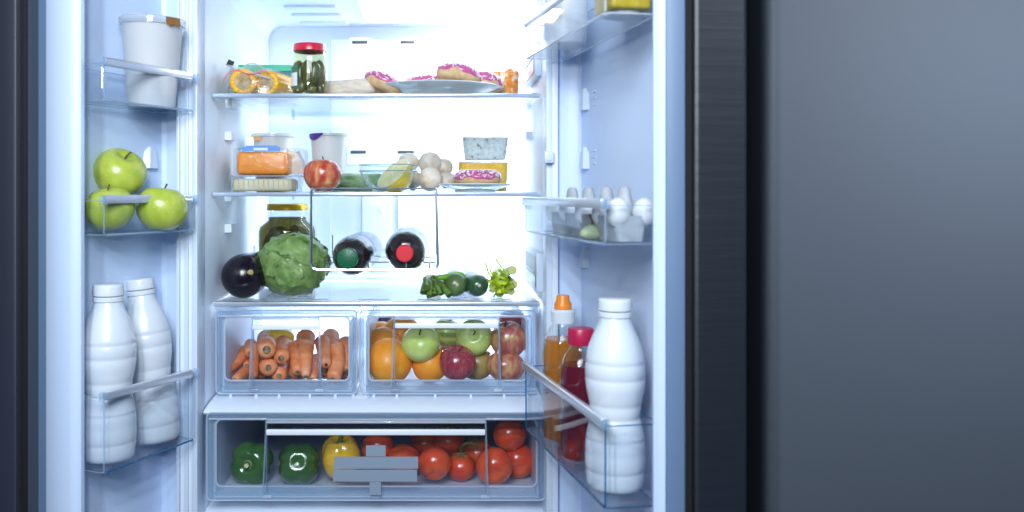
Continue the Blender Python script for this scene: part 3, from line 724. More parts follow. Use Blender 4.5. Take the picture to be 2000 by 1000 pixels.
CR = [
 ((443, 726), (482, 682), 1.66, 1.76, 5.5, 10.5, 'slanting carrot with its thin tip at the drawer wall', .004, .4),
 ((459, 741), (494, 716), 1.645, 1.75, 7.5, 11, 'carrot on the drawer floor below the slanting one', .0, .5),
 ((496, 737), (503, 672), 1.65, 1.72, 6, 10, 'narrow upright carrot beside the two stacked ends', -.003, .5),
 ((521, 683), (520, 660), 1.64, 1.80, 16.5, 15, 'carrot end facing out directly under the lemon', .0, .50),
 ((549, 699), (556, 652), 1.655, 1.80, 13.5, 15, 'carrot end facing out beside the topmost end', .0, .45),
 ((524, 718), (524, 700), 1.648, 1.80, 15.5, 14, 'carrot end facing out, lower of the stacked two', .0, .42),
 ((545, 743), (548, 706), 1.665, 1.80, 13, 15, 'carrot at the bottom under the stacked ends', .0, .4),
 ((581, 727), (573, 674), 1.65, 1.72, 9, 13.5, 'straight carrot left of the longest pale carrot', .002, .5),
 ((597, 735), (597, 652), 1.64, 1.73, 7.5, 16, 'longest pale carrot pointing its tip down', .0, .5),
 ((609, 745), (622, 700), 1.655, 1.76, 8.5, 12, 'small carrot standing at the foot of the longest', .0, .5),
 ((637, 712), (629, 664), 1.648, 1.74, 9, 13, 'carrot crossing behind the pane edge', .0, .35),
 ((650, 746), (657, 676), 1.64, 1.72, 12.5, 13, 'thick bent carrot reaching the drawer floor', .006, .4),
 ((677, 723), (675, 664), 1.67, 1.76, 7, 12, 'carrot against the drawer side wall', .0, .6),
 ((648, 690), (646, 655), 1.72, 1.80, 11, 15, 'carrot behind the thick bent one', .0, .5),
 ((510, 738), (520, 712), 1.70, 1.82, 11, 13, 'shaded carrot at the bottom behind the narrow one', .0, .5),
 ((577, 741), (580, 722), 1.70, 1.82, 12, 13, 'shaded carrot below the straight carrot', .0, .5),
 ((572, 676), (600, 672), 1.76, 1.83, 9, 12, 'carrot lying across behind the straight carrot', .0, .5),
 ((668, 740), (664, 716), 1.70, 1.82, 12, 13, 'shaded carrot at the bottom by the bent one', .0, .5),
 ((482, 714), (494, 700), 1.70, 1.80, 7, 10, 'small shaded carrot between the slanting and narrow ones', .0, .6),
 ((487, 690), (490, 672), 1.70, 1.76, 8, 10, 'carrot peeping up behind the slanting one', .0, .5),
 ((634, 738), (636, 718), 1.72, 1.82, 12, 13, 'shaded carrot behind the pane edge on the floor', .0, .5),
]
for c in CR: carrot(*c[:7], c[7] and c[7] or 0.0, c[8]) if False else carrot(c[0], c[1], c[2], c[3], c[4], c[5], c[6], c[7], c[8])
lemon_m = pbr('lemon_peel', (.98, .66, .05), .35, coat=.2, vary=(10, ((.3, (.96, .62, .035)), (.7, (.99, .74, .10)))), bump=(260, .3, .001))
def lemonfn(v):
    e = 1+0.20*max(0, abs(v.z)-.80)/.2
    return Vector((v.x, v.y, v.z*e))
tag(obj('lemon', G().ball((0, 0, 0), (.027, .027, .033), 28, 18, fn=lemonfn), lemon_m, None, 70, at(541, 664, 1.76), (rad(20), rad(75), 0)), 'whole yellow lemon lying behind the carrots', 'lemon')

# peppers
def pepper(px, py, d, rpx, mat, label, rot, tall=1.0):
    p = at(px, py, d); r = pr(rpx, d); p.z = max(p.z, FL2+r*.88)
    t = thing('bell_pepper', label, 'pepper', p, tuple(rad(a) for a in rot), 'bell peppers in the bottom drawer')
    def fn(v):
        a = math.atan2(v.y, v.x); q = v.xy.length
        lob = 1-0.17*(1-abs(math.sin(2*a+.4)))**1.7*min(1, q*1.6)
        z = v.z
        if z > 0: z *= 1-0.42*math.exp(-(q/.33)**2)
        else: z *= 1-0.22*math.exp(-(q/.40)**2)
        k = 1+.05*z+0.03*noise.noise(v*1.3+Vector((px, 0, 0)))
        return Vector((v.x*lob*k, v.y*lob*k, z*tall))*r
    obj('flesh', G().ball((0, 0, 0), 1.0, 56, 28, fn=fn), mat, t, angle=80)
    z = r*tall*.58
    g = G().lathe([(r*.36, z-.002), (r*.34, z+r*.07), (r*.16, z+r*.13), (r*.12, z+r*.20)], 12, fn=lambda v: Vector((v.x*(1+.12*math.cos(5*math.atan2(v.y, v.x))), v.y*(1+.12*math.cos(5*math.atan2(v.y, v.x))), v.z)))
    obj('calyx', g, green_stem, t)
    obj('stem', G().tube(spline([(0, 0, z+r*.1), (r*.02, 0, z+r*.3), (r*.10, r*.03, z+r*.5)], 4), r*.10, 10, mcap=1), [green_stem, pbr('cut_stem', (.5, .5, .28), .7)], t)
    return t
gp = pbr('green_pepper_skin', (.030, .10, .016), .2, coat=.6, vary=(6, ((.3, (.022, .075, .012)), (.7, (.05, .14, .022)))))
yp = pbr('yellow_pepper_skin', (.78, .44, .015), .2, coat=.6, vary=(5, ((.3, (.70, .36, .012)), (.7, (.84, .52, .03)))))
pepper(492, 906, 1.61, 44, gp, 'green bell pepper with its stem facing out', (82, 0, -8), .82)
pepper(584, 905, 1.60, 43, gp, 'green bell pepper with its lobed end facing out', (-110, 12, 0), 1.02)
pepper(666, 893, 1.61, 40, yp, 'yellow bell pepper behind the grey stickers', (12, -8, 25), 1.18)
TO = 'tomatoes in the bottom drawer'
for px, py, d, r, l, tl, st in (
    (848, 905, 1.585, 33, 'tomato touching the end of the grey stickers', (120, 0, 0), False),
    (900, 921, 1.62, 29, 'tomato under the green vine', (10, 0, 0), True),
    (965, 910, 1.58, 36, 'large tomato crossing the pane edge', (100, 20, 0), False),
    (1012, 910, 1.64, 34, 'tomato against the drawer side wall', (100, 0, 0), False),
    (995, 849, 1.63, 32, 'tomato resting on top of the wall side pair', (-60, 0, 0), False),
    (877, 862, 1.74, 33, 'shaded tomato high behind the vine', (10, 0, 0), True),
    (738, 876, 1.66, 33, 'orange red tomato beside the yellow pepper', (110, 0, 0), False),
    (788, 936, 1.64, 34, 'tomato mostly hidden below the grey stickers', (10, 0, 0), False),
    (932, 890, 1.70, 30, 'shaded tomato hanging on the vine', (10, 0, 0), True),
    (830, 878, 1.76, 30, 'shaded tomato behind the stickers, deep in the drawer', (0, 0, 0), True)):
    fruit('tomato', 'tomato', tomato_m, px, py, d, r, l, 'tomato', tl, .92, TO, st)
p = at(897, 893, 1.66)
tag(obj('tomato_vine', G().tube(spline([at(897, 900, 1.655)-p, at(903, 872, 1.67)-p, at(918, 866, 1.68)-p, at(936, 876, 1.68)-p, at(944, 892, 1.68)-p], 6), .0028, 8), green_stem, None, 60, p), 'green tomato vine arching over the tomatoes', 'vine')

# ------------------------------------------------------------------ topmost shelf
# corn cobs in a film bag
corn_m = pbr('corn_kernels', (.82, .48, .03), .35, vary=(60, ((.3, (.74, .34, .008)), (.7, (.86, .50, .03)))))
cob_m = pbr('cob_core', (.62, .46, .24), .7, vary=(45, ((.32, (.26, .15, .05)), (.5, (.50, .37, .19)), (.7, (.58, .48, .30)))))
def corn(px, r, d, label, yaw):
    t = thing('corn_cob', label, 'corn', at(px, 0, d) * Vector((1, 0, 0)).to_tuple()[0] if False else (at(px, 0, d).x, d, ZS1+r), (rad(-90), 0, rad(yaw)), 'corn cobs in the bag')
    def fn(v):
        a = math.atan2(v.y, v.x)
        return Vector((v.x, v.y, v.z+.0012*math.cos(16*a))) if v.xy.length < r*.9 and v.z < .01 else Vector((v.x*(1+.035*math.cos(16*a)), v.y*(1+.035*math.cos(16*a)), v.z))
    prof = [(r*.60, -.0035), (r*.66, -.0042), (r*.86, -.0030), (r*.97, 0)]
    for k in range(22): prof += [(r*(1.0-.004*k)*(1 if k % 2 else .955), .004+k*.005)]
    prof += [(0, .12)]
    obj('kernels', G().lathe(prof, 64, fn=fn), corn_m, t, angle=75)
    obj('core', G().lathe([(0, -.0015), (r*.25, -.0022), (r*.45, -.0035), (r*.58, -.0040), (r*.66, -.0005)], 30, fn=lambda v: Vector((v.x, v.y, v.z+.0015*noise.noise(Vector(v)*400)))), cob_m, t)
corn(475, pr(27, 1.64), 1.635, 'corn cob end beside the side wall', 4)
corn(522, pr(25.5, 1.65), 1.645, 'corn cob end beside the pickle jar', -16)
p = Vector((at(507, 0, 1.69).x, 1.69, ZS1))
def filmfn(v):
    k = 1+.10*noise.noise(v*2.2)+.05*noise.noise(v*6)
    sx = v.x; z = v.z
    z = z*(1+.35*max(0, -sx))   # higher end
    return Vector((sx*k, v.y*k, max(z*k, 0)))
t = thing('food_bag', 'clear crinkled bag over the two corn cobs', 'bag', p)
obj('bag_film', G().ball((0, 0, 0), (.062, .066, .062), 56, 30, fn=filmfn), clear('bag_film_clear', refl=2.0, rough=.10, body=.07, bodycol=(.88, .90, .98), bump=(95, .55, .005)), t, angle=60)
obj('zip_strip', G().tube(spline([(-.052, -.045, .058), (-.02, -.055, .050), (.005, -.058, .040), (.03, -.055, .032)], 6), .0017, 6), clear('zip_white', body=.6, bodycol=(.85, .88, .98)), t)
obj('red_print', G().tube(spline([(-.058, -.052, .026), (-.046, -.058, .042), (-.030, -.060, .047), (-.010, -.061, .040), (.004, -.061, .041), (.018, -.058, .046), (.03, -.056, .042)], 6), .0013, 6), pbr('red_print', (.75, .16, .18), .5), t)
obj('black_tag', G().box(-.006, .006, -.001, .001, -.006, .006, mx=Matrix.Translation((-.046, -.045, .0615)) @ Matrix.Rotation(rad(25), 4, 'Y')), black, t)
# box with green lid
p = Vector((at(530, 0, 1.80).x, 1.80, ZS1))
t = thing('food_box', 'clear food box with green lid behind the corn', 'food box', p)
wd = .060; hb = .062
obj('box_body', G().shell(rrect(-wd, wd, -.05, .05, .012), 0, hb, .0018, 0, 1, bs=.9), [clear_p, edge_w], t)
obj('lid', G().prism(rrect(-wd-.003, wd+.003, -.053, .053, .014), hb, hb+.004).prism(rrect(-wd, wd, -.05, .05, .012), hb+.0041, hb+.0125), pbr('green_lid', (.0, .40, .23), .4, spec=.3), t)
obj('beet_salad', G().ball((0, 0, .022), (.050, .04, .021), 30, 14, fn=lambda v: v*(1+.15*noise.noise(v*4))), pbr('beet', (.10, .012, .03), .35, vary=(40, ((.3, (.04, .006, .02)), (.7, (.20, .03, .06))))), t)
# pickle jars
pick_m = pbr('gherkin_skin', (.09, .09, .025), .35, coat=.3, vary=(40, ((.3, (.03, .036, .010)), (.6, (.10, .10, .026)), (.85, (.32, .29, .11)))), bump=(120, .5, .0015))
brine = clear('brine', tint=(.93, .93, .70), refl=.3, rough=.1, body=.03, bodycol=(.6, .55, .3))
def jar(loc, r, h, lid_r, lid_h, lidmat, label, cucs, rings, neck=.86, shoulder=.80, lab=None, group='pickle jars', liq=brine):
    t = thing('pickle_jar', label, 'jar', loc, (0, 0, 0), group)
    obj('jar_glass', G().lathe([(0, .001), (r*.9, 0), (r*.98, .003), (r, .010), (r*.985, h*.16), (r, h*.22), (r, h*shoulder*.9), (r*.97, h*shoulder*.97), (r*neck*1.03, h*(shoulder+.06)), (r*neck, h*.93), (r*neck, h-.004)], 48), glass, t, angle=80)
    obj('brine', G().lathe([(0, .004), (r*.93, .004), (r*.95, .012), (r*.95, h*shoulder*.9), (r*.91, h*shoulder*.97), (r*neck*.95, h*(shoulder+.06)), (r*neck*.95, h*(shoulder+.10)), (0, h*(shoulder+.10))], 40), liq, t)
    obj('lid', G().lathe([(lid_r*.97, h-lid_h), (lid_r, h-lid_h+.0012), (lid_r*.985, h-.0025), (lid_r*.95, h-.0005), (lid_r*.86, h), (lid_r*.8, h-.001), (0, h-.0008)], 48), lidmat, t)
    for (a, q, z0, z1, cr, lean) in cucs:
        x, y = math.cos(rad(a))*q*r, math.sin(rad(a))*q*r
        pts = [(x+lean*(k/8-.5)*.01, y, z0+(z1-z0)*k/8) for k in range(9)]
        rs = [cr*math.sqrt(max(.02, 1-abs(k/4-1)**3.2)) for k in range(9)]
        obj('gherkin', G().tube(pts, rs, 14), pick_m, t, angle=70)
    if lab: lab(t, r, h)
    return t
rl = pbr('red_lid', (.60, .012, .04), .3, coat=.4)
def label_a(t, r, h):
    for z0, z1, a0, a1, m in ((.14, .56, 194, 240, pbr('green_label', (.035, .17, .09), .5)), (.19, .44, 197, 236, pbr('white_label', (.78, .82, .88), .5))):
        n = 10; rr = r*1.012 if a0 == 194 else r*1.022
        vs = []
        for k in range(n+1):
            a = rad(a0+(a1-a0)*k/n); vs += [(rr*math.cos(a), rr*math.sin(a), z0*h), (rr*math.cos(a), rr*math.sin(a), z1*h)]
        obj('label', G().add(vs, [(2*k, 2*k+2, 2*k+3, 2*k+1) for k in range(n)]), m, t)
d = 1.665; p = Vector((at(605, 0, d).x, d, ZS1)); H = at(0, 87, d).z-ZS1
jar(p, pr(35, d), H, pr(32, d), pr(15, d), rl, 'gherkin jar with red lid and green label',
    [(268, .55, .010, .070, .0135, 0), (300, .62, .022, .066, .0125, .4), (215, .6, .02, .064, .012, 0), (245, .72, .006, .030, .0095, .2), (285, .80, .004, .020, .009, .8), (340, .6, .02, .07, .012, 0), (120, .5, .01, .07, .014, 0), (60, .5, .01, .07, .014, 0), (180, .6, .03, .07, .012, 0), (325, .78, .004, .024, .008, 0), (225, .8, .003, .018, .009, 0)], 0, lab=label_a)
# long pale loaf and paper
paper = pbr('paper', (.74, .70, .68), .8)
loaf = pbr('pale_loaf', (.66, .57, .47), .7, vary=(8, ((.3, (.60, .50, .40)), (.7, (.74, .68, .60)))), vscale=(1, 4, 4), bump=(50, .3, .002))
p = Vector((at(678, 0, 1.70).x, 1.70, ZS1+.005))
L = [(-.060, .030, .0175), (-.02, .012, .017), (.015, 0, .0185), (.045, -.008, .020)]
tag(obj('bread_roll', G().tube(spline([(-.066, .03, .013)]+L+[(.052, -.010, .022)], 6), [.004, .010, .0135, .0150, .0158, .0162]+[.0165]*18+[.016, .0155, .015, .013, .010, .007, .004], 24), loaf, None, 60, p), 'long pale bread roll between jar and donut', 'bread')
def sheet(w, d_, n=14):
    vs = [((i/n-.5)*w, (j/n-.5)*d_, .0012+.0035*abs(noise.noise(Vector((i*.5, j*.5, 3.3))))) for j in range(n+1) for i in range(n+1)]
    fs = [(j*(n+1)+i, j*(n+1)+i+1, (j+1)*(n+1)+i+1, (j+1)*(n+1)+i) for j in range(n) for i in range(n)]
    return G().add(vs, fs)
tag(obj('wrapping_paper', sheet(.09, .10), paper, None, 60, (at(684, 0, 1.70).x, 1.68, ZS1)), 'crumpled pale paper under the bread roll', 'paper')

# donuts
bun_m = pbr('donut_dough', (.66, .42, .20), .65, vary=(14, ((.3, (.58, .34, .14)), (.7, (.76, .56, .33)))), bump=(60, .25, .001))
ice_m = pbr('pink_icing', (.54, .095, .26), .3, coat=.4, sss=.1)
spr_m = pbr('sugar_sprinkle', (.86, .78, .84), .45)
def donut(loc, rot, label, ro=.0455, h=.030, seed=0, icing=ice_m):
    t = thing('donut', label, 'donut', loc, tuple(rad(a) for a in rot), 'pink iced donuts')
    rm, rt = ro*.60, ro*.40
    bun = G(); ic = G(); seg = 48; n = 16
    def ringmesh(g, a0, a1, off, wav):
        vs = []
        for k in range(seg):
            th = 2*PI*k/seg
            w = 0.16*math.sin(5*th+seed)+0.10*math.sin(9*th+2*seed) if wav else 0
            for i in range(n+1):
                f = i/n; a = a0+(a1-a0)*f
                if wav: a = a0-w+(a1+w-a0+w)*f
                e = off*(1 if 0 < i < n else .1) if wav else off
                q = rt+e
                vs.append(((rm+q*math.cos(a))*math.cos(th), (rm+q*math.cos(a))*math.sin(th), h/2+(h/2+e)*math.sin(a)))
        fs = [(k*(n+1)+i, ((k+1) % seg)*(n+1)+i, ((k+1) % seg)*(n+1)+i+1, k*(n+1)+i+1) for k in range(seg) for i in range(n)]
        g.add(vs, fs)
    ringmesh(bun, -PI, PI, 0, False); ringmesh(ic, -.08, PI+.08, .0017, True)
    obj('bun', bun, bun_m, t, angle=80); obj('icing', ic, icing, t, angle=80)
    sp = G(); rr = random.Random(seed+11)
    for _ in range(290):
        th = rr.uniform(0, 2*PI); a = rr.uniform(.05, PI*.8); q = rt+.0021
        c = Vector(((rm+q*math.cos(a))*math.cos(th), (rm+q*math.cos(a))*math.sin(th), h/2+(h/2+.0021)*math.sin(a)))
        nrm = Vector((math.cos(a)*math.cos(th), math.cos(a)*math.sin(th), math.sin(a))).normalized()
        tn = nrm.orthogonal().normalized(); tn.rotate(Matrix.Rotation(rr.uniform(0, 2*PI), 3, nrm)); bn = nrm.cross(tn)
        l, w = .0028, .0010
        vs = [c-tn*l+bn*0, c+tn*l, c+bn*w*1.3, c-bn*w*1.3, c+nrm*w*1.6, c-nrm*w]
        vs = [c-tn*l+bn*w, c-tn*l-bn*w, c-tn*l+nrm*w*1.4, c+tn*l+bn*w, c+tn*l-bn*w, c+tn*l+nrm*w*1.4]
        sp.add(vs, [(0, 1, 4, 3), (1, 2, 5, 4), (2, 0, 3, 5), (0, 2, 1), (3, 4, 5)])
    tag(obj('sprinkles', sp, spr_m, t, angle=80), kind='stuff')
    return t
porc = pbr('plate_porcelain', (.66, .73, .76), .15, coat=.6)
def plate(loc, r, h, base, label):
    g = G().lathe([(0, .004), (base*.95, .004), (base*.97, .0), (base, .0), (base*1.03, .004), (r*.80, h*.62), (r*.985, h*.93), (r, h), (r*.985, h+.0015), (r*.8, h*.72+.002), (base, .0075), (0, .0075)], 72)
    return tag(obj('plate', g, porc, None, 50, loc), label, 'plate', 'white plates')
d = 1.755; pc = Vector((at(852, 0, d).x, d, ZS1+.001))
plate(pc, .136, .0255, .078, 'large white plate under three donuts on the upper shelf')
donut(pc+Vector((.040, -.055, .028)), (-12, 14, 0), 'tilted donut topmost on the large plate', .044, .031, 1)
donut(pc+Vector((-.020, .0, .016)), (-6, 0, 30), 'donut mostly hidden behind the large plate rim', .045, .031, 2)
donut(pc+Vector((.088, -.02, .019)), (-8, 10, 0), 'donut on the large plate beside the orange jar', .040, .032, 3)
donut(Vector((at(742, 0, 1.66).x, 1.70, ZS1+.012)), (-6, 24, 10), 'donut leaning off the bread roll', .042, .031, 4)
# jar of orange fruit
d = 1.80; p = Vector((at(982, 0, d).x, d, ZS1))
t = thing('fruit_jar', 'glass jar of orange fruit pieces at the end of the shelf', 'jar', p)
r = pr(33, d); h = at(0, 131, d).z-ZS1
obj('jar_glass', G().lathe([(0, .001), (r*.92, 0), (r, .005), (r, h*.86), (r*.95, h*.93), (r*.97, h)], 40), glass, t, angle=80)
fm = pbr('orange_fruit', (.85, .24, .02), .35, sss=.2, vary=(50, ((.3, (.85, .18, .01)), (.55, (.9, .32, .03)), (.8, (.95, .6, .3)))))
obj('fruit_pulp', G().lathe([(0, .004), (r*.86, .004), (r*.93, .010), (r*.93, h*.4), (r*.93, h*.74), (r*.88, h*.84), (0, h*.86)], 30, fn=lambda v: Vector((v.x, v.y, v.z))*(1+.025*noise.noise(Vector(v)*160))), pbr('fruit_in_syrup', (.9, .4, .1), .35, sss=.2, vary=(75, ((.36, (.86, .20, .01)), (.52, (.90, .36, .06)), (.60, (.92, .72, .50)), (.75, (.92, .85, .76))))), t)
rr = random.Random(5)
for k in range(30):
    a = rr.uniform(0, 2*PI); q = r*.66; z = .008+rr.random()*(h*.74)
    e = Euler((rr.random()*6, rr.random()*6, rr.random()*6)).to_matrix().to_4x4()
    obj('fruit_piece', G().box(-.009, .009, -.007, .007, -.006, .006, bev=.003, mx=Matrix.Translation((q*math.cos(a), q*math.sin(a), z)) @ e), fm, t)

# ------------------------------------------------------------------ second shelf
d = 1.68; p = Vector((at(514, 0, d).x, 1.725, ZS2))
t = thing('hummus_tray', 'clear tray of beige hummus under the orange cheese', 'food tray', p)
w = .0675
obj('tray_body', G().shell(rrect(-w, w, -.045, .045, .014), 0, .030, .0012, 0, 1, bs=.93), [clear_p, edge_w], t)
g = G()
for k in range(11):
    x = -.048+k*.0096; g.tube([(x, -.0425, .003), (x, -.0455, .026)], .0006, 6)
obj('tray_ribs', g, edge_w, t)
obj('hummus', G().box(-w*.90, w*.80, -.040, .040, .002, .0265, bev=.006, seg=3), pbr('hummus', (.70, .60, .36), .6, vary=(30, ((.3, (.62, .52, .28)), (.7, (.76, .67, .44))))), t)
obj('tray_lid', G().prism(rrect(-w-.004, w+.004, -.049, .049, .016), .0302, .0325).tube([(x, y, .0315) for x, y in rrect(-w-.004, w+.004, -.049, .049, .016)], .0013, 6, closed=True), clear('tray_lid', body=.25, bodycol=(.85, .88, .92), refl=1.5), t)
t = thing('cheese_pack', 'wrapped orange cheese block with blue tag', 'cheese', p+Vector((-.004, 0, .0332)))
obj('cheese', G().box(-.050, .048, -.036, .034, .001, .046, bev=.009, seg=4), pbr('orange_cheese', (.80, .25, .008), .4, sss=.15, vary=(10, ((.3, (.76, .22, .006)), (.7, (.86, .32, .02)))), bump=(25, .3, .003)), t, angle=80)
def wrapfn(v):
    k = 1+.05*noise.noise(v*3)
    return Vector((v.x*k*(1+.25*max(0, v.x)*(1-v.z*.5)), v.y*k, v.z*k))
obj('wrap', G().box(-.056, .078, -.040, .038, .0005, .052, bev=.004), film, t)
obj('wrap_fold', G().add([(.048, -.038, .05), (.066, -.036, .045), (.084, -.02, .002), (.05, -.039, .002), (.066, .0, .05), (.086, .02, .002)], [(0, 1, 2, 3), (1, 4, 5, 2)]), clear('orange_film', tint=(1, .85, .65), body=.4, bodycol=(.9, .45, .15), refl=2), t)
obj('paper_tag', G().box(-.038, .036, -.041, -.0402, .046, .0545).box(-.03, .03, -.0409, -.0403, .0545, .057), pbr('blue_tag', (.10, .26, .60), .5), t)
obj('tag_print', G().box(-.015, .012, -.0418, -.0412, .0475, .0525), white_p, t)
d = 1.86; p = Vector((at(534, 0, d).x, d, ZS2)); h = at(0, 262, d).z-ZS2
t = thing('cream_tub', 'short white tub behind the orange cheese', 'tub', p)
obj('tub', G().lathe([(0, 0), (.034, 0), (.0355, .003), (.042, h-.008), (.044, h-.006)], 44), tub_w, t)
obj('lid', G().lathe([(.0455, h-.007), (.0465, h-.006), (.0465, h-.001), (.044, h), (.041, h-.003), (0, h-.003)], 44), clear('cream_lid', body=.7, bodycol=(.88, .92, .96)), t)
obj('foil_spot', G().box(-.034, -.018, -.0405, -.0395, h-.016, h-.007, mx=Matrix.Rotation(rad(0), 4, 'Z')), pbr('foil_orange', (.75, .38, .12), .4), t)
d = 1.80; p = Vector((at(642, 0, d).x, d, ZS2)); h = at(0, 262, d).z-ZS2
t = thing('yoghurt_cup', 'white yoghurt cup with purple foil lid behind the red apple', 'cup', p)
obj('cup', G().lathe([(0, 0), (.029, 0), (.0305, .003), (.0365, h-.006), (.0385, h-.004), (.0385, h-.001)], 44), tub_w, t)
obj('foil_lid', G().lathe([(.039, h-.001), (.039, h), (.034, h-.0005), (0, h-.001)], 44), white_p, t)
g = G(); vs = []
for k in range(9):
    a = rad(188+k*9); rr_ = .0393; dz = .003+.011*math.sin(PI*k/8)
    vs += [(rr_*math.cos(a), rr_*math.sin(a), h), (rr_*1.02*math.cos(a), rr_*1.02*math.sin(a), h-dz)]
obj('foil_tab', g.add(vs, [(2*k, 2*k+2, 2*k+3, 2*k+1) for k in range(8)]), pbr('purple_foil', (.12, .035, .34), .35, metal=.3), t)
fruit('apple', 'apple', warm_apple, 630, 343, 1.645, 37, 'red and yellow apple at the front of the shelf', 'apple', (6, 0, 130), .93)
zuc = pbr('courgette_skin', (.14, .28, .12), .4, vary=(60, ((.35, (.07, .17, .06)), (.6, (.28, .42, .24)), (.75, (.6, .7, .56)))), vscale=(.5, 1, 1))
d = 1.74
p = Vector((at(690, 0, d).x, d, ZS2+.0195))
tag(obj('courgette', G().tube(spline([(-.05, -.012, 0), (-.046, -.011, 0), (0, 0, 0), (.05, .02, 0), (.056, .022, 0)], 5), [.003, .009, .013, .016, .0175]+[.0185]*11+[.0175, .015, .011, .007, .003], 20), zuc, None, 70, p), 'mottled green courgette between apple and glass bowl', 'courgette')
# bowl and half lemon
d = 1.685; p = Vector((at(758, 0, d).x, d, ZS2+.0005)); r = pr(58, d); h = at(0, 323, d).z-ZS2
t = thing('glass_bowl', 'clear glass bowl holding the half lemon', 'bowl', p)
P = [(r*.40, 0), (r*.55, .004), (r*.74, h*.30), (r*.90, h*.60), (r*.955, h*.76)]
obj('bowl_glass', G().lathe([(0, .003)]+P+[(r*.93, h*.76), (r*.87, h*.60), (r*.70, h*.32), (r*.50, .008), (0, .008)], 56), glass, t, angle=80)
obj('rim', G().lathe([(r*.955, h*.765), (r, h*.78), (r, h*.99), (r*.985, h), (r*.955, h), (r*.945, h*.98), (r*.945, h*.77)], 56), glass, t)
obj('rim_edge', G().tube([(x, y, h) for x, y in circ(r*.985, 56)], .0010, 6, closed=True).tube([(x, y, h*.77) for x, y in circ(r*.985, 56)], .0010, 6, closed=True), glass_edge, t)
obj('foot', G().lathe([(r*.40, .0005), (r*.42, .002), (r*.36, .0045), (0, .0042)], 40), glass_edge, t)
pulp = pbr('lemon_pulp', (.80, .68, .28), .35, sss=.2, vary=(40, ((.3, (.84, .70, .22)), (.7, (.92, .85, .50)))))
pith = pbr('lemon_pith', (.84, .82, .66), .6)
rl_ = pr(39, d)
t = thing('half_lemon', 'halved lemon standing in the glass bowl, cut face up', 'lemon', p+Vector((.009, -.004, .036)), Vector((-.60, -.42, .66)).to_track_quat('Z', 'Y').to_euler())
def halffn(v):
    return Vector((v.x, v.y, -abs(v.z)*1.12*(1+.15*max(0, abs(v.z)-.85)/.15) if v.z < 0 else 0))
obj('peel', G().lathe([(0, -rl_*1.18), (rl_*.12, -rl_*1.12)]+[(rl_*math.sin(a), -rl_*1.05*math.cos(a)) for a in [rad(15+k*7.5) for k in range(11)]], 40), lemon_m, t, angle=70)
obj('pith', G().lathe([(rl_*1.0, -.0003), (rl_*.97, .0006), (rl_*.86, .0004), (0, .0002)], 40), pith, t)
for k in range(9):
    a0 = rad(40*k+3); a1 = rad(40*k+37); am = (a0+a1)/2; q0, q1 = rl_*.10, rl_*.85
    vs = [(q0*math.cos(am), q0*math.sin(am), .0012)]+[(q1*math.cos(a0+(a1-a0)*j/4), q1*math.sin(a0+(a1-a0)*j/4), .0012) for j in range(5)]
    vs += [(x, y, .0003) for x, y, z in vs]
    obj('segment', G().add(vs, [tuple(range(6))]+[(j, 6+j, 6+(j+1) % 6, (j+1) % 6) for j in range(6)]), pulp, t)
# punnet with mushrooms
d = 1.79; p = Vector((at(838, 0, d).x, d, ZS2))
t = thing('mushroom_punnet', 'clear punnet holding the mushrooms', 'punnet', p)
w = pr(56, d); h = at(0, 303, d).z-ZS2
obj('punnet_body', G().shell(rrect(-w, w, -.045, .05, .016), 0, h, .0013, 0, 1, bs=.84, edge=.0007), [clear_p, edge_w], t)
mush = pbr('mushroom_cap', (.78, .66, .52), .55, sss=.1, vary=(36, ((.3, (.58, .42, .28)), (.5, (.76, .64, .50)), (.7, (.83, .77, .68)))), vscale=(1.6, 1.6, .5))
mstem = pbr('mushroom_stem', (.62, .48, .34), .7)
for px, py, dd, rp, tl, l in ((798, 318, 1.80, 21, (0, 0, 0), 'mushroom behind the half lemon'), (840, 319, 1.79, 23, (112, 20, 0), 'large pale mushroom topmost in the punnet'), (868, 326, 1.80, 17, (60, 40, 0), 'mushroom at the top by the speckled tub'),
        (840, 350, 1.755, 24, (65, 0, -10), 'mushroom at the front with brown stem end showing'), (873, 353, 1.775, 18, (40, 20, 0), 'mushroom low beside the donut'), (806, 352, 1.79, 20, (0, 0, 0), 'mushroom low behind the glass bowl')):
    r = pr(rp, dd)
    m_ = thing('mushroom', l, 'mushroom', at(px, py, dd), tuple(rad(a) for a in tl), 'mushrooms in the punnet')
    obj('cap', G().ball((0, 0, 0), (r, r, r*.92), 28, 16, fn=lambda v: v if v.z > -.35 else Vector((v.x*(1+.35*(v.z+.35)), v.y*(1+.35*(v.z+.35)), -.35+(v.z+.35)*.8))), mush, m_, angle=70)
    obj('stem', G().lathe([(r*.30, -r*.74), (r*.26, -r*.9), (r*.22, -r*1.02), (0, -r*1.04)], 14), mstem, m_)
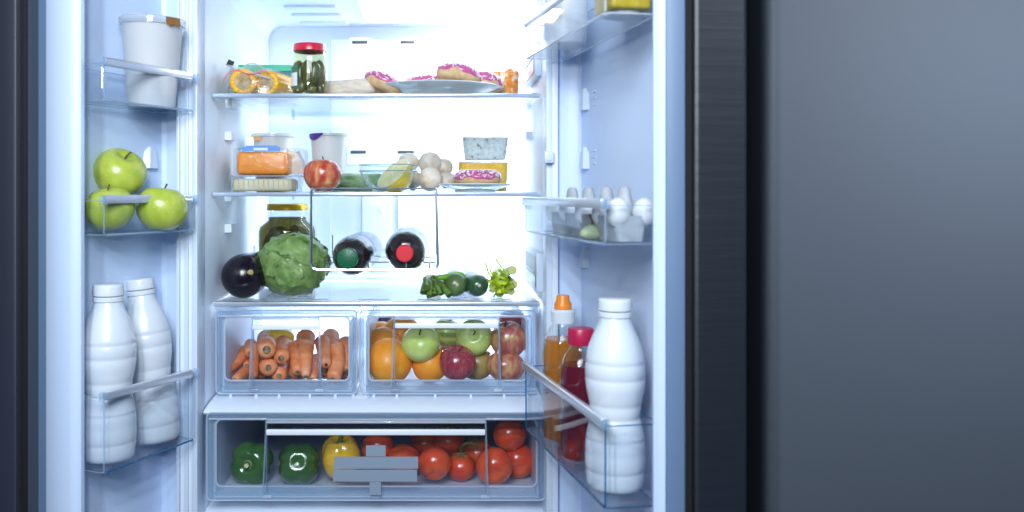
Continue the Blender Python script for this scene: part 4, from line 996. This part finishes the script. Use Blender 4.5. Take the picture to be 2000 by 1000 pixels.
# stacked tubs at the end of the shelf
def dip_tub(z, label, fill, d, cpx, wt, wb, h, lumps, fillh):
    p = Vector((at(cpx, 0, d).x, d, z))
    t = thing('dip_tub', label, 'tub', p, (0, 0, 0), 'stacked clear tubs')
    wt, wb = pr(wt, d), pr(wb, d)
    obj('tub_body', G().shell(rrect(-wt, wt, -wt*.8, wt*.8, .018), 0, h, .0012, 0, 1, bs=wb/wt), [clear_p, edge_w], t)
    obj('tub_lid', G().prism(rrect(-wt-.002, wt+.002, -wt*.8-.002, wt*.8+.002, .020), h, h+.0035), clear('tub_lid_clear', body=.3, bodycol=(.9, .93, .95), refl=1.6), t)
    s0 = wb/wt; s1 = s0+(1-s0)*fillh
    out0 = [(x*.965*s0, y*.965*s0) for x, y in rrect(-wt, wt, -wt*.8, wt*.8, .018)]; out1 = [(x*.965*s1, y*.965*s1) for x, y in rrect(-wt, wt, -wt*.8, wt*.8, .018)]
    n = len(out0); vs = [(x, y, .0025) for x, y in out0]+[(x, y, h*fillh+lumps*noise.noise(Vector((x*60, y*60, z)))) for x, y in out1]
    obj('filling', G().add(vs, [(k, (k+1) % n, n+(k+1) % n, n+k) for k in range(n)]+[tuple(range(n, 2*n))]), fill, t)
h1 = at(0, 313, 1.82).z-ZS2
dip_tub(ZS2, 'clear tub of yellow dip under the speckled tub', pbr('yellow_dip', (.94, .54, .02), .4, sss=.1, vary=(22, ((.3, (.92, .48, .015)), (.66, (.96, .60, .05)), (.75, (.95, .85, .6))))), 1.82, 943, 49, 46, h1-.005, .003, .97)
dip_tub(ZS2+h1-.001, 'clear tub of speckled pale herb dip on the yellow one', pbr('herb_dip', (.55, .62, .60), .6, vary=(110, ((.32, (.10, .13, .10)), (.40, (.60, .66, .62)), (.6, (.76, .82, .78)), (.8, (.84, .87, .84))))), 1.82, 947, 46, 40, at(0, 268, 1.82).z-at(0, 313, 1.82).z, .002, .95)
d = 1.715; pc = Vector((at(928, 0, d).x, d, ZS2+.0005))
plate(pc, pr(72, d), .0150, .040, 'small plate under a single donut')
donut(pc+Vector((.004, 0, .0125)), (0, 0, 50), 'single donut on the small plate', pr(46, d), .0285, 6)

# ------------------------------------------------------------------ bottle rack and bottles
yr = 1.588
za, zb = at(0, 372, yr).z, at(0, 527, yr).z
xl, xr = at(607, 0, yr).x, at(856, 0, yr).x
t = thing('bottle_rack', 'chrome wire rack hung from the shelf holding two bottles', 'rack', ((xl+xr)/2, yr, zb))
hw = (xr-xl)/2; H = za-zb
g = G().tube(spline([(-hw+.003, .03, H+.002), (-hw+.002, .004, H+.003), (-hw+.001, 0, H-.002)], 3)+[(-hw+.001, 0, H*.5), (-hw, 0, .012)]+spline([(-hw, 0, .012), (-hw+.004, 0, .003), (-hw+.012, 0, 0)], 4)+[(0, 0, 0)]+spline([(hw-.012, 0, 0), (hw-.004, 0, .003), (hw, 0, .012)], 4)+[(hw-.002, 0, H*.5), (hw-.004, 0, H-.002)]+spline([(hw-.004, 0, H-.002), (hw-.004, .004, H+.003), (hw-.004, .03, H+.002)], 3), .0025, 8)
obj('front_frame', g, chrome, t)
obj('top_wire', G().tube([(-hw+.002, .006, H+.0035), (hw-.004, .006, H+.0035)], .0013, 8), chrome, t)
for x in (-.046, -.008, .060, .103):
    X = x-0.003
    obj('cradle_wire', G().tube(spline([(X, .002, .001), (X, .004, .012), (X*1.0, .05, .009), (X, .20, .008), (X, .30, .010)], 5), .0014, 6), chrome, t)
for y in (.09, .22):
    obj('cross_wire', G().tube([(-hw+.004, y, .0065), (hw-.006, y, .0065)], .0015, 6), chrome, t)
for s in (-hw+.003, hw-.004):
    obj('side_wire', G().tube([(s, .003, .004), (s, .30, .006), (s, .30, .05)], .0016, 6), chrome, t)
cola = pbr('cola', (.008, .005, .006), .12, coat=.5, spec=.4, vary=(14, ((.35, (.006, .005, .008)), (.7, (.035, .014, .012)))))
pet = clear('bottle_plastic', tint=(.95, .97, .98), refl=.8, rough=.03, body=.01, bodycol=(.8, .86, .92))
def soda(px, py, dcap, rcap, h, r, L, capm, label, dx):
    p = at(px, py, dcap)
    t = thing('soda_bottle', label, 'bottle', p, (rad(-90), 0, rad(dx)), 'dark soda bottles in the rack')
    # local +z runs back into the refrigerator
    rc = pr(rcap, dcap)
    obj('cap', G().lathe([(0, 0), (rc*.9, 0), (rc, .0015), (rc, .015)], 48, fn=lambda v: v if v.z < .001 else Vector((v.x*(1+.012*math.cos(36*math.atan2(v.y, v.x))), v.y*(1+.012*math.cos(36*math.atan2(v.y, v.x))), v.z))), capm, t)
    prof = [(rc*.9, .015), (rc*.92, .022), (r*.46, .028), (r*.66, .033), (r*.82, .042), (r*.92, .054), (r*.98, .072), (r, .095), (r*.985, .13), (r*.97, .14), (r*.985, .2), (r, .22), (r*.97, L-.02), (r*.8, L-.003), (0, L)]
    obj('bottle_body', G().lathe(prof, 48), pet, t, angle=80)
    fill = r*.93
    def cutf(v):   # liquid level: local -y is up once the bottle lies down
        q = v*0.985; q.z = v.z
        return Vector((q.x, max(q.y, -fill), q.z))
    obj('soda', G().lathe([(0, .028)]+[(a, z+.002) for a, z in prof[2:-1]]+[(0, L-.004)], 48, fn=cutf), cola, t, angle=50)
    n = 14; vs = []
    for k in range(n+1):
        a = rad(180+180*k/n); vs += [(r*1.004*math.cos(a), r*1.004*math.sin(a), .135), (r*1.004*math.cos(a), r*1.004*math.sin(a), .205)]
    obj('label', G().add(vs, [(2*k, 2*k+2, 2*k+3, 2*k+1) for k in range(n)]), clear('bottle_label', body=.14, bodycol=(.70, .75, .82), refl=1), t)
soda(790, 495, 1.583, 17, 0, .0405, .30, pbr('red_bottle_cap', (.68, .02, .03), .35), 'dark soda bottle with red cap in the wire rack', 0)
soda(678, 505, 1.583, 20.5, 0, .0385, .29, pbr('green_bottle_cap', (.004, .11, .045), .4), 'dark soda bottle with green cap in the wire rack', -2)

# ------------------------------------------------------------------ on the drawer cover
d = 1.86; p = Vector((at(561, 0, d).x, d, ZS3)); r = pr(57, d); H = at(0, 398, d).z-ZS3
yl = pbr('yellow_lid', (.62, .36, .02), .3, metal=.55)
darkb = clear('dark_brine', tint=(.50, .44, .18), refl=.4, rough=.1, body=.45, bodycol=(.13, .10, .022))
jar(p, r, H, pr(40, d), .014, yl, 'big pickle jar with yellow lid behind the cabbage',
    [(a+z*300, q, z, z+.055, .0145, .5) for z in (.008, .062) for a, q in ((195, .62), (232, .68), (268, .6), (304, .66), (340, .62), (90, .5))]+[(250, .4, .112, .128, .012, 1), (310, .45, .112, .130, .012, -1), (200, .45, .112, .126, .012, -1)], 0, neck=.66, shoulder=.74, liq=darkb)
# cabbage
cab = pbr('cabbage_leaf', (.14, .26, .06), .45, coat=.2, vary=(34, ((.30, (.03, .07, .012)), (.40, (.12, .22, .05)), (.60, (.21, .34, .10)), (.82, (.42, .52, .25)))), bump=(55, .8, .004), sss=.0)
d = 1.70; rx, rz = pr(68, d), pr(61, d)
p = Vector((at(574, 0, d).x, d, ZS3+rz*.985))
t = thing('cabbage', 'round green cabbage with ruffled leaves', 'cabbage', p)
obj('heart', G().ball((0, 0, 0), (rx*.95, rx*.95, rz*.95), 40, 24, fn=lambda v: v*(1+.05*noise.noise(v*2.5)+.02*noise.noise(v*7))), cab, t, angle=80)
rr = random.Random(21)
dirs = [(-150, 20), (-35, 30), (-95, -40), (-60, 62), (-125, -5), (0, -10), (180, 40), (60, 20), (120, 10), (-75, 8)]
for k, (az, el) in enumerate(dirs):
    n0 = Vector((math.cos(rad(el))*math.cos(rad(az)), math.cos(rad(el))*math.sin(rad(az)), math.sin(rad(el))))
    t1 = n0.orthogonal().normalized(); t1.rotate(Matrix.Rotation(rr.uniform(0, 6.28), 3, n0)); t2 = n0.cross(t1)
    vs = []; fs = []; nr, ns = 14, 54; size = rr.uniform(1.05, 1.35)*(.78 if k == 9 else 1)
    vs.append(n0*1.0)
    for i in range(1, nr+1):
        for j in range(ns):
            a = 2*PI*j/ns; f = i/nr
            ext = size*(1+.16*math.sin(3*a+k)+.08*math.sin(7*a+2*k))*f
            dd = (n0+(t1*math.cos(a)+t2*math.sin(a))*ext*1.15).normalized()
            ruf = (f**7)*(.040*math.sin(11*a+k*1.3)+.07*noise.noise(dd*11+Vector((k, 0, 0))))
            lift = 1.0+.011*(k % 5)+.040*f**5+ruf+.020*noise.noise(dd*4+Vector((k, 2, 0)))+.016*abs(noise.noise(dd*9+Vector((0, k, 0))))-.012*(math.exp(-((math.sin(a))*f*8)**2))*(1-f)
            vs.append(dd*lift)
    fs += [(0, 1+j, 1+(j+1) % ns) for j in range(ns)]
    for i in range(nr-1):
        for j in range(ns):
            b = 1+i*ns; j2 = (j+1) % ns
            fs.append((b+j, b+ns+j, b+ns+j2, b+j2))
    vs = [(v.x*rx*.975, v.y*rx*.975, max(v.z*rz*.965, -rz*.985)) for v in vs]
    obj('leaf', G().add(vs, fs), cab, t, angle=80)
# aubergine
aub = pbr('aubergine_skin', (.007, .005, .011), .22, coat=.25, spec=.35)
r = pr(43, 1.67)
t = thing('aubergine', 'glossy black aubergine lying beside the cabbage', 'aubergine', Vector((at(477, 0, 1.67).x, 1.665, ZS3+r*.965)), (0, 0, 0))
pts = spline([(0, -.040, 0), (0, -.036, 0), (0, 0, 0), (.012, .05, .006), (.024, .10, .012), (.030, .15, .004)], 8)
pts = [Vector((0, -.0415*math.cos(rad(k*9)), 0)) for k in range(10)]+spline([(0, 0, 0), (.012, .05, .006), (.024, .10, .012), (.030, .15, .004)], 8)
rs = [r*math.sqrt(max(.0004, 1-(q.y/.0416)**2)) if q.y < 0 else r*(1-.55*(q.y/.15)**1.4) for q in pts]
obj('flesh', G().tube(pts, rs, 36), aub, t, angle=80)
obj('scar', G().lathe([(0, .0008), (.005, .0004), (.006, 0)], 7, mx=Matrix.Translation((.0205, -.0360, .010)) @ Matrix.Rotation(rad(100), 4, 'X') @ Matrix.Rotation(rad(20), 4, 'Y')), pbr('scar', (.42, .33, .10), .7), t)
obj('calyx', G().lathe([(r*.5, 0), (r*.35, .012), (r*.14, .02), (r*.1, .04), (0, .04)], 12, mx=Matrix.Translation((.030, .148, .004)) @ Matrix.Rotation(rad(-90), 4, 'X')), green_stem, t)
# spring onions
t = thing('spring_onions', 'bunch of spring onion greens with cut ends hanging forward', 'spring onions', Vector((at(848, 0, 1.68).x, 1.68, ZS3)))
so = pbr('onion_green', (.12, .22, .04), .4, vary=(30, ((.3, (.05, .11, .02)), (.6, (.17, .28, .06)), (.85, (.50, .60, .34)))), vscale=(3, 3, .4))
inner = pbr('onion_hollow', (.06, .12, .015), .6)
b0 = Vector((at(848, 0, 1.68).x, 1.68, ZS3))
rr = random.Random(9)
ends = [(826, 572), (838, 583), (846, 577), (853, 570), (861, 575), (868, 570), (875, 566), (832, 562), (842, 568), (856, 580), (866, 578), (878, 577), (848, 585), (836, 574)]
for k, (ex, ey) in enumerate(ends):
    e = at(ex, ey, 1.635+rr.uniform(-.012, .03)); e.z = max(e.z, ZS3+.006)
    s = at(838+rr.uniform(-8, 12), 545+rr.uniform(-5, 8), 1.70); back = at(845+rr.uniform(-6, 14), 548, 1.84); back.z = ZS3+.012+rr.random()*.02
    m = (s+e)/2+Vector((rr.uniform(-.004, .004), -.006, .008))
    q = rr.uniform(.0038, .0062)
    obj('stalk', G().tube([x-b0 for x in spline([back, s, m, e], 6)], [q*.9]*10+[q]*7+[q*1.05]*2, 8, mcap=1), [so, inner], t, angle=60)
# cucumbers
cuc = pbr('cucumber_skin', (.025, .075, .035), .3, coat=.5, vary=(24, ((.3, (.015, .05, .022)), (.7, (.045, .12, .05)))), vscale=(1, .2, 1))
avo = pbr('light_cucumber_skin', (.07, .13, .03), .35, coat=.4, vary=(30, ((.3, (.04, .09, .02)), (.7, (.13, .20, .06)))), vscale=(1, .2, 1))
for px, rp, m, dx, l in ((889, 24, avo, .01, 'light green cucumber end beside the spring onions'), (932, 22.5, cuc, -.02, 'dark green cucumber end beside the celery')):
    r = pr(rp, 1.67); b = Vector((at(px, 0, 1.67).x, 1.645, ZS3+r*1.02))
    t = thing('cucumber', l, 'cucumber', b, (0, 0, 0), 'cucumbers on the drawer cover')
    pts = spline([(0, 0, 0), (0, .006, 0), (dx*.3, .05, 0), (dx, .16, .001), (dx, .17, .001)], 6)
    pts = [Vector((0, .03-.03*math.cos(rad(k*9)), 0)) for k in range(10)]+[q for q in pts if q.y > .035]
    n = len(pts); rs = [r*(max(.0004, 1-((.03-q.y)/.0301)**2))**.42 if q.y < .03 else r*(1 if i < n-4 else (n-i)/5+.1) for i, q in enumerate(pts)]
    obj('flesh', G().tube(pts, rs, 28), m, t, angle=80)
    obj('tip', G().lathe([(.0035, 0), (.003, .002), (0, .003)], 8, mx=Matrix.Translation((.003, .0012, .002)) @ Matrix.Rotation(rad(90), 4, 'X')), pbr('cucumber_tip', (.5, .5, .32), .7), t)
    obj('film', G().tube([Vector(q)+Vector((0, .02, .0008)) for q in pts], [x*1.05+.0008 for x in rs], 24), clear('cucumber_film', refl=2, rough=.08, body=.12, bodycol=(.85, .9, .92), bump=(90, .6, .004)), t, angle=60)
b = at(880, 540, 1.665)
tag(obj('green_chilli', G().tube(spline([at(853, 543, 1.66)-b, at(870, 541, 1.665)-b, at(888, 537, 1.67)-b, at(903, 537, 1.675)-b, at(910, 542, 1.675)-b], 5), [.003, .0045, .0055]+[.006]*11+[.0055, .005, .004, .003, .0022, .0016, .001], 12), pbr('chilli', (.17, .42, .02), .3, coat=.4), None, 70, b), 'long bright green chilli lying on the light cucumber', 'chilli')
# celery
t = thing('celery', 'yellow green celery heart with cut stalks', 'celery', Vector((at(975, 0, 1.69).x, 1.69, ZS3)))
b0 = Vector((at(975, 0, 1.69).x, 1.69, ZS3))
cel = pbr('celery_stalk', (.40, .54, .05), .4, sss=.1, vary=(30, ((.3, (.36, .50, .04)), (.7, (.62, .70, .20)))), vscale=(1, 1, .3))
cut = pbr('celery_cut', (.52, .56, .18), .5); lf = pbr('celery_leaf', (.36, .52, .01), .5, vary=(40, ((.3, (.26, .44, .005)), (.7, (.56, .64, .02)))))
rr = random.Random(4)
for ex, ey, r in ((1001, 528, 9), (986, 536, 8), (1003, 556, 8), (998, 569, 8), (961, 566, 6), (976, 572, 9), (990, 560, 8), (967, 556, 7), (978, 545, 8)):
    e = at(ex, ey, 1.65); r = pr(r, 1.65); e.z = max(e.z, ZS3+r)
    bk = at(968+(ex-975)*.4, 548, 1.86); bk.z = ZS3+.02+rr.random()*.02
    obj('stalk', G().tube([x-b0 for x in spline([bk, (e+bk)/2+Vector((0, 0, .004)), e], 5)], [r*.6]*4+[r*.8]*4+[r]*3, 10, mcap=1), [cel, cut], t, angle=60)
for a, c_ in (((948, 513), (963, 550)), ((956, 524), (970, 548)), ((968, 505), (992, 535))):
    obj('thin_stalk', G().tube([at(a[0], a[1], 1.70)-b0, at((a[0]+c_[0])/2-2, (a[1]+c_[1])/2, 1.69)-b0, at(c_[0], c_[1], 1.67)-b0], [.0022, .0018, .0014], 6), cel, t)
for k in range(80):
    c_ = at(975+rr.gauss(0, 12), 556+rr.gauss(0, 10), 1.645+rr.uniform(-.02, .02)); c_.z = max(c_.z, ZS3+.006)
    e = Euler((rr.random()*6, rr.random()*6, rr.random()*6)).to_matrix(); s = rr.uniform(.004, .008)
    vs = [e @ Vector(v)*s+c_-b0 for v in ((0, -1, 0), (.5, -.5, .15), (.75, .1, .25), (.4, .6, .1), (0, 1, .3), (-.4, .6, .1), (-.75, .1, .25), (-.5, -.5, .15), (0, 0, -.1))]
    obj('leaf', G().add(vs, [(i, (i+1) % 8, 8) for i in range(8)]), lf, t, angle=80)

# ------------------------------------------------------------------ wide door: eggs, pear, tubs
o = rw(.13, -.043, 1.2385)
rot = (0, 0, math.atan2(UR.y, UR.x))
pulp_m = pbr('grey_pulp', (.36, .39, .42), .9, vary=(80, ((.3, (.30, .33, .36)), (.7, (.42, .45, .48)))), bump=(260, .5, .001))
t = thing('egg_carton', 'grey open egg carton in the door bin', 'egg carton', rw(.0, 0, 1.2385), rot)
g = G(); nseg = 96
prof_z = ((0, .80), (.006, .84), (.030, 1.0), (.033, 1.03), (.033, .96))
us0, us1 = .085, .375; cu = (us0+us1)/2; hu = (us1-us0)/2; cn, hn = .040, .028
rings = []
for z, sc in prof_z:
    ring = []
    for k in range(nseg):
        a = 2*PI*k/nseg; x = math.copysign(abs(math.cos(a))**.25, math.cos(a)); y = math.copysign(abs(math.sin(a))**.25, math.sin(a))
        X = cu+hu*x*(.97+.03*sc); cup = abs(math.sin((X-us0)/(us1-us0)*4*PI)) if abs(y) > .9 else .5
        dent = (1-.16*(1-cup)*(1 if z < .03 else .2))
        ring.append((X, cn+hn*y*sc*dent, z))
    rings.append(ring)
vs = [v for r_ in rings for v in r_]; n = nseg
fs = [(a*n+k, a*n+(k+1) % n, (a+1)*n+(k+1) % n, (a+1)*n+k) for a in range(len(rings)-1) for k in range(n)]
fs += [tuple(reversed(range(n)))]
g.add(vs, fs); g.box(us0+.004, us1-.004, .016, .064, .020, .022)
obj('tray', g, pulp_m, t, angle=50)
for u in (.13, .205, .28, .345):
    obj('post', G().lathe([(.0170, .020), (.0138, .045), (.0098, .066), (.0070, .0705), (0, .0715)], 14, c=(u, .041, 0), fn=lambda v: Vector((v.x, v.y*.8, v.z))), pulp_m, t)
egg_m = pbr('white_egg', (.64, .66, .67), .45, sss=.1)
for u, nn, l in ((.098, .022, 'white egg at the far end of the carton'), (.168, .024, 'white egg between the first two posts'), (.243, .024, 'white egg in the middle of the front row'), (.315, .024, 'white egg between the last two posts'), (.363, .026, 'large looking white egg at the near corner'),
                 (.168, .060, 'back row white egg farthest from the corner'), (.243, .060, 'back row white egg in the middle'), (.315, .060, 'back row white egg behind the last posts'), (.362, .062, 'back row white egg at the near end')):
    q = rw(u, -nn, 1.2385+.0365)
    tag(obj('egg', G().ball((0, 0, 0), (.0160, .0160, .0195), 24, 16, fn=lambda v: Vector((v.x*(1-.10*v.z), v.y*(1-.10*v.z), v.z))), egg_m, None, 70, q), l, 'egg', 'eggs in the carton')
q = rw(.305, -.010, 1.2385)
t = thing('pear', 'small green pear with dark stem in front of the carton', 'pear', q)
obj('flesh', G().lathe([(0, 0), (.010, .001), (.015, .006), (.0155, .012), (.012, .019), (.007, .024), (.003, .027), (0, .027)], 24, fn=lambda v: Vector((v.x, v.y*.55, v.z*.7))), pbr('pear_skin', (.30, .37, .22), .5, vary=(60, ((.3, (.26, .33, .18)), (.7, (.36, .42, .28))))), t)
obj('stem', G().tube(spline([(0, 0, .018), (.001, 0, .024), (-.002, 0, .034)], 4), .0015, 6), stem_m, t)
q = rw(.10, -.040, 1.5305)
t = thing('cream_pot', 'round white pot in the topmost wide bin', 'pot', q)
obj('pot', G().lathe([(0, 0), (.022, .0), (.031, .006), (.034, .016), (.035, .075), (.0355, .08), (0, .08)], 40), tub_w, t)
obj('pot_lid', G().lathe([(.0365, .0795), (.037, .081), (.037, .088), (.035, .09), (0, .09)], 40), white_p, t)
q = rw(.340, -.040, 1.5305)
t = thing('butter_tub', 'yellow tub with white rounded bottom in the topmost wide bin', 'tub', q, rot)
obj('tub', G().box(-.036, .036, -.027, .027, .006, .075, bev=.005, seg=3), pbr('yellow_tub', (.50, .36, .02), .4, vary=(14, ((.3, (.42, .30, .012)), (.7, (.58, .43, .03))))), t)
obj('tub_bottom', G().lathe([(0, 0), (.018, 0), (.026, .002), (.0265, .0055), (0, .0055)], 36), tub_w, t)
obj('tub_lid', G().box(-.038, .038, -.029, .029, .0755, .083, bev=.003), white_p, t)
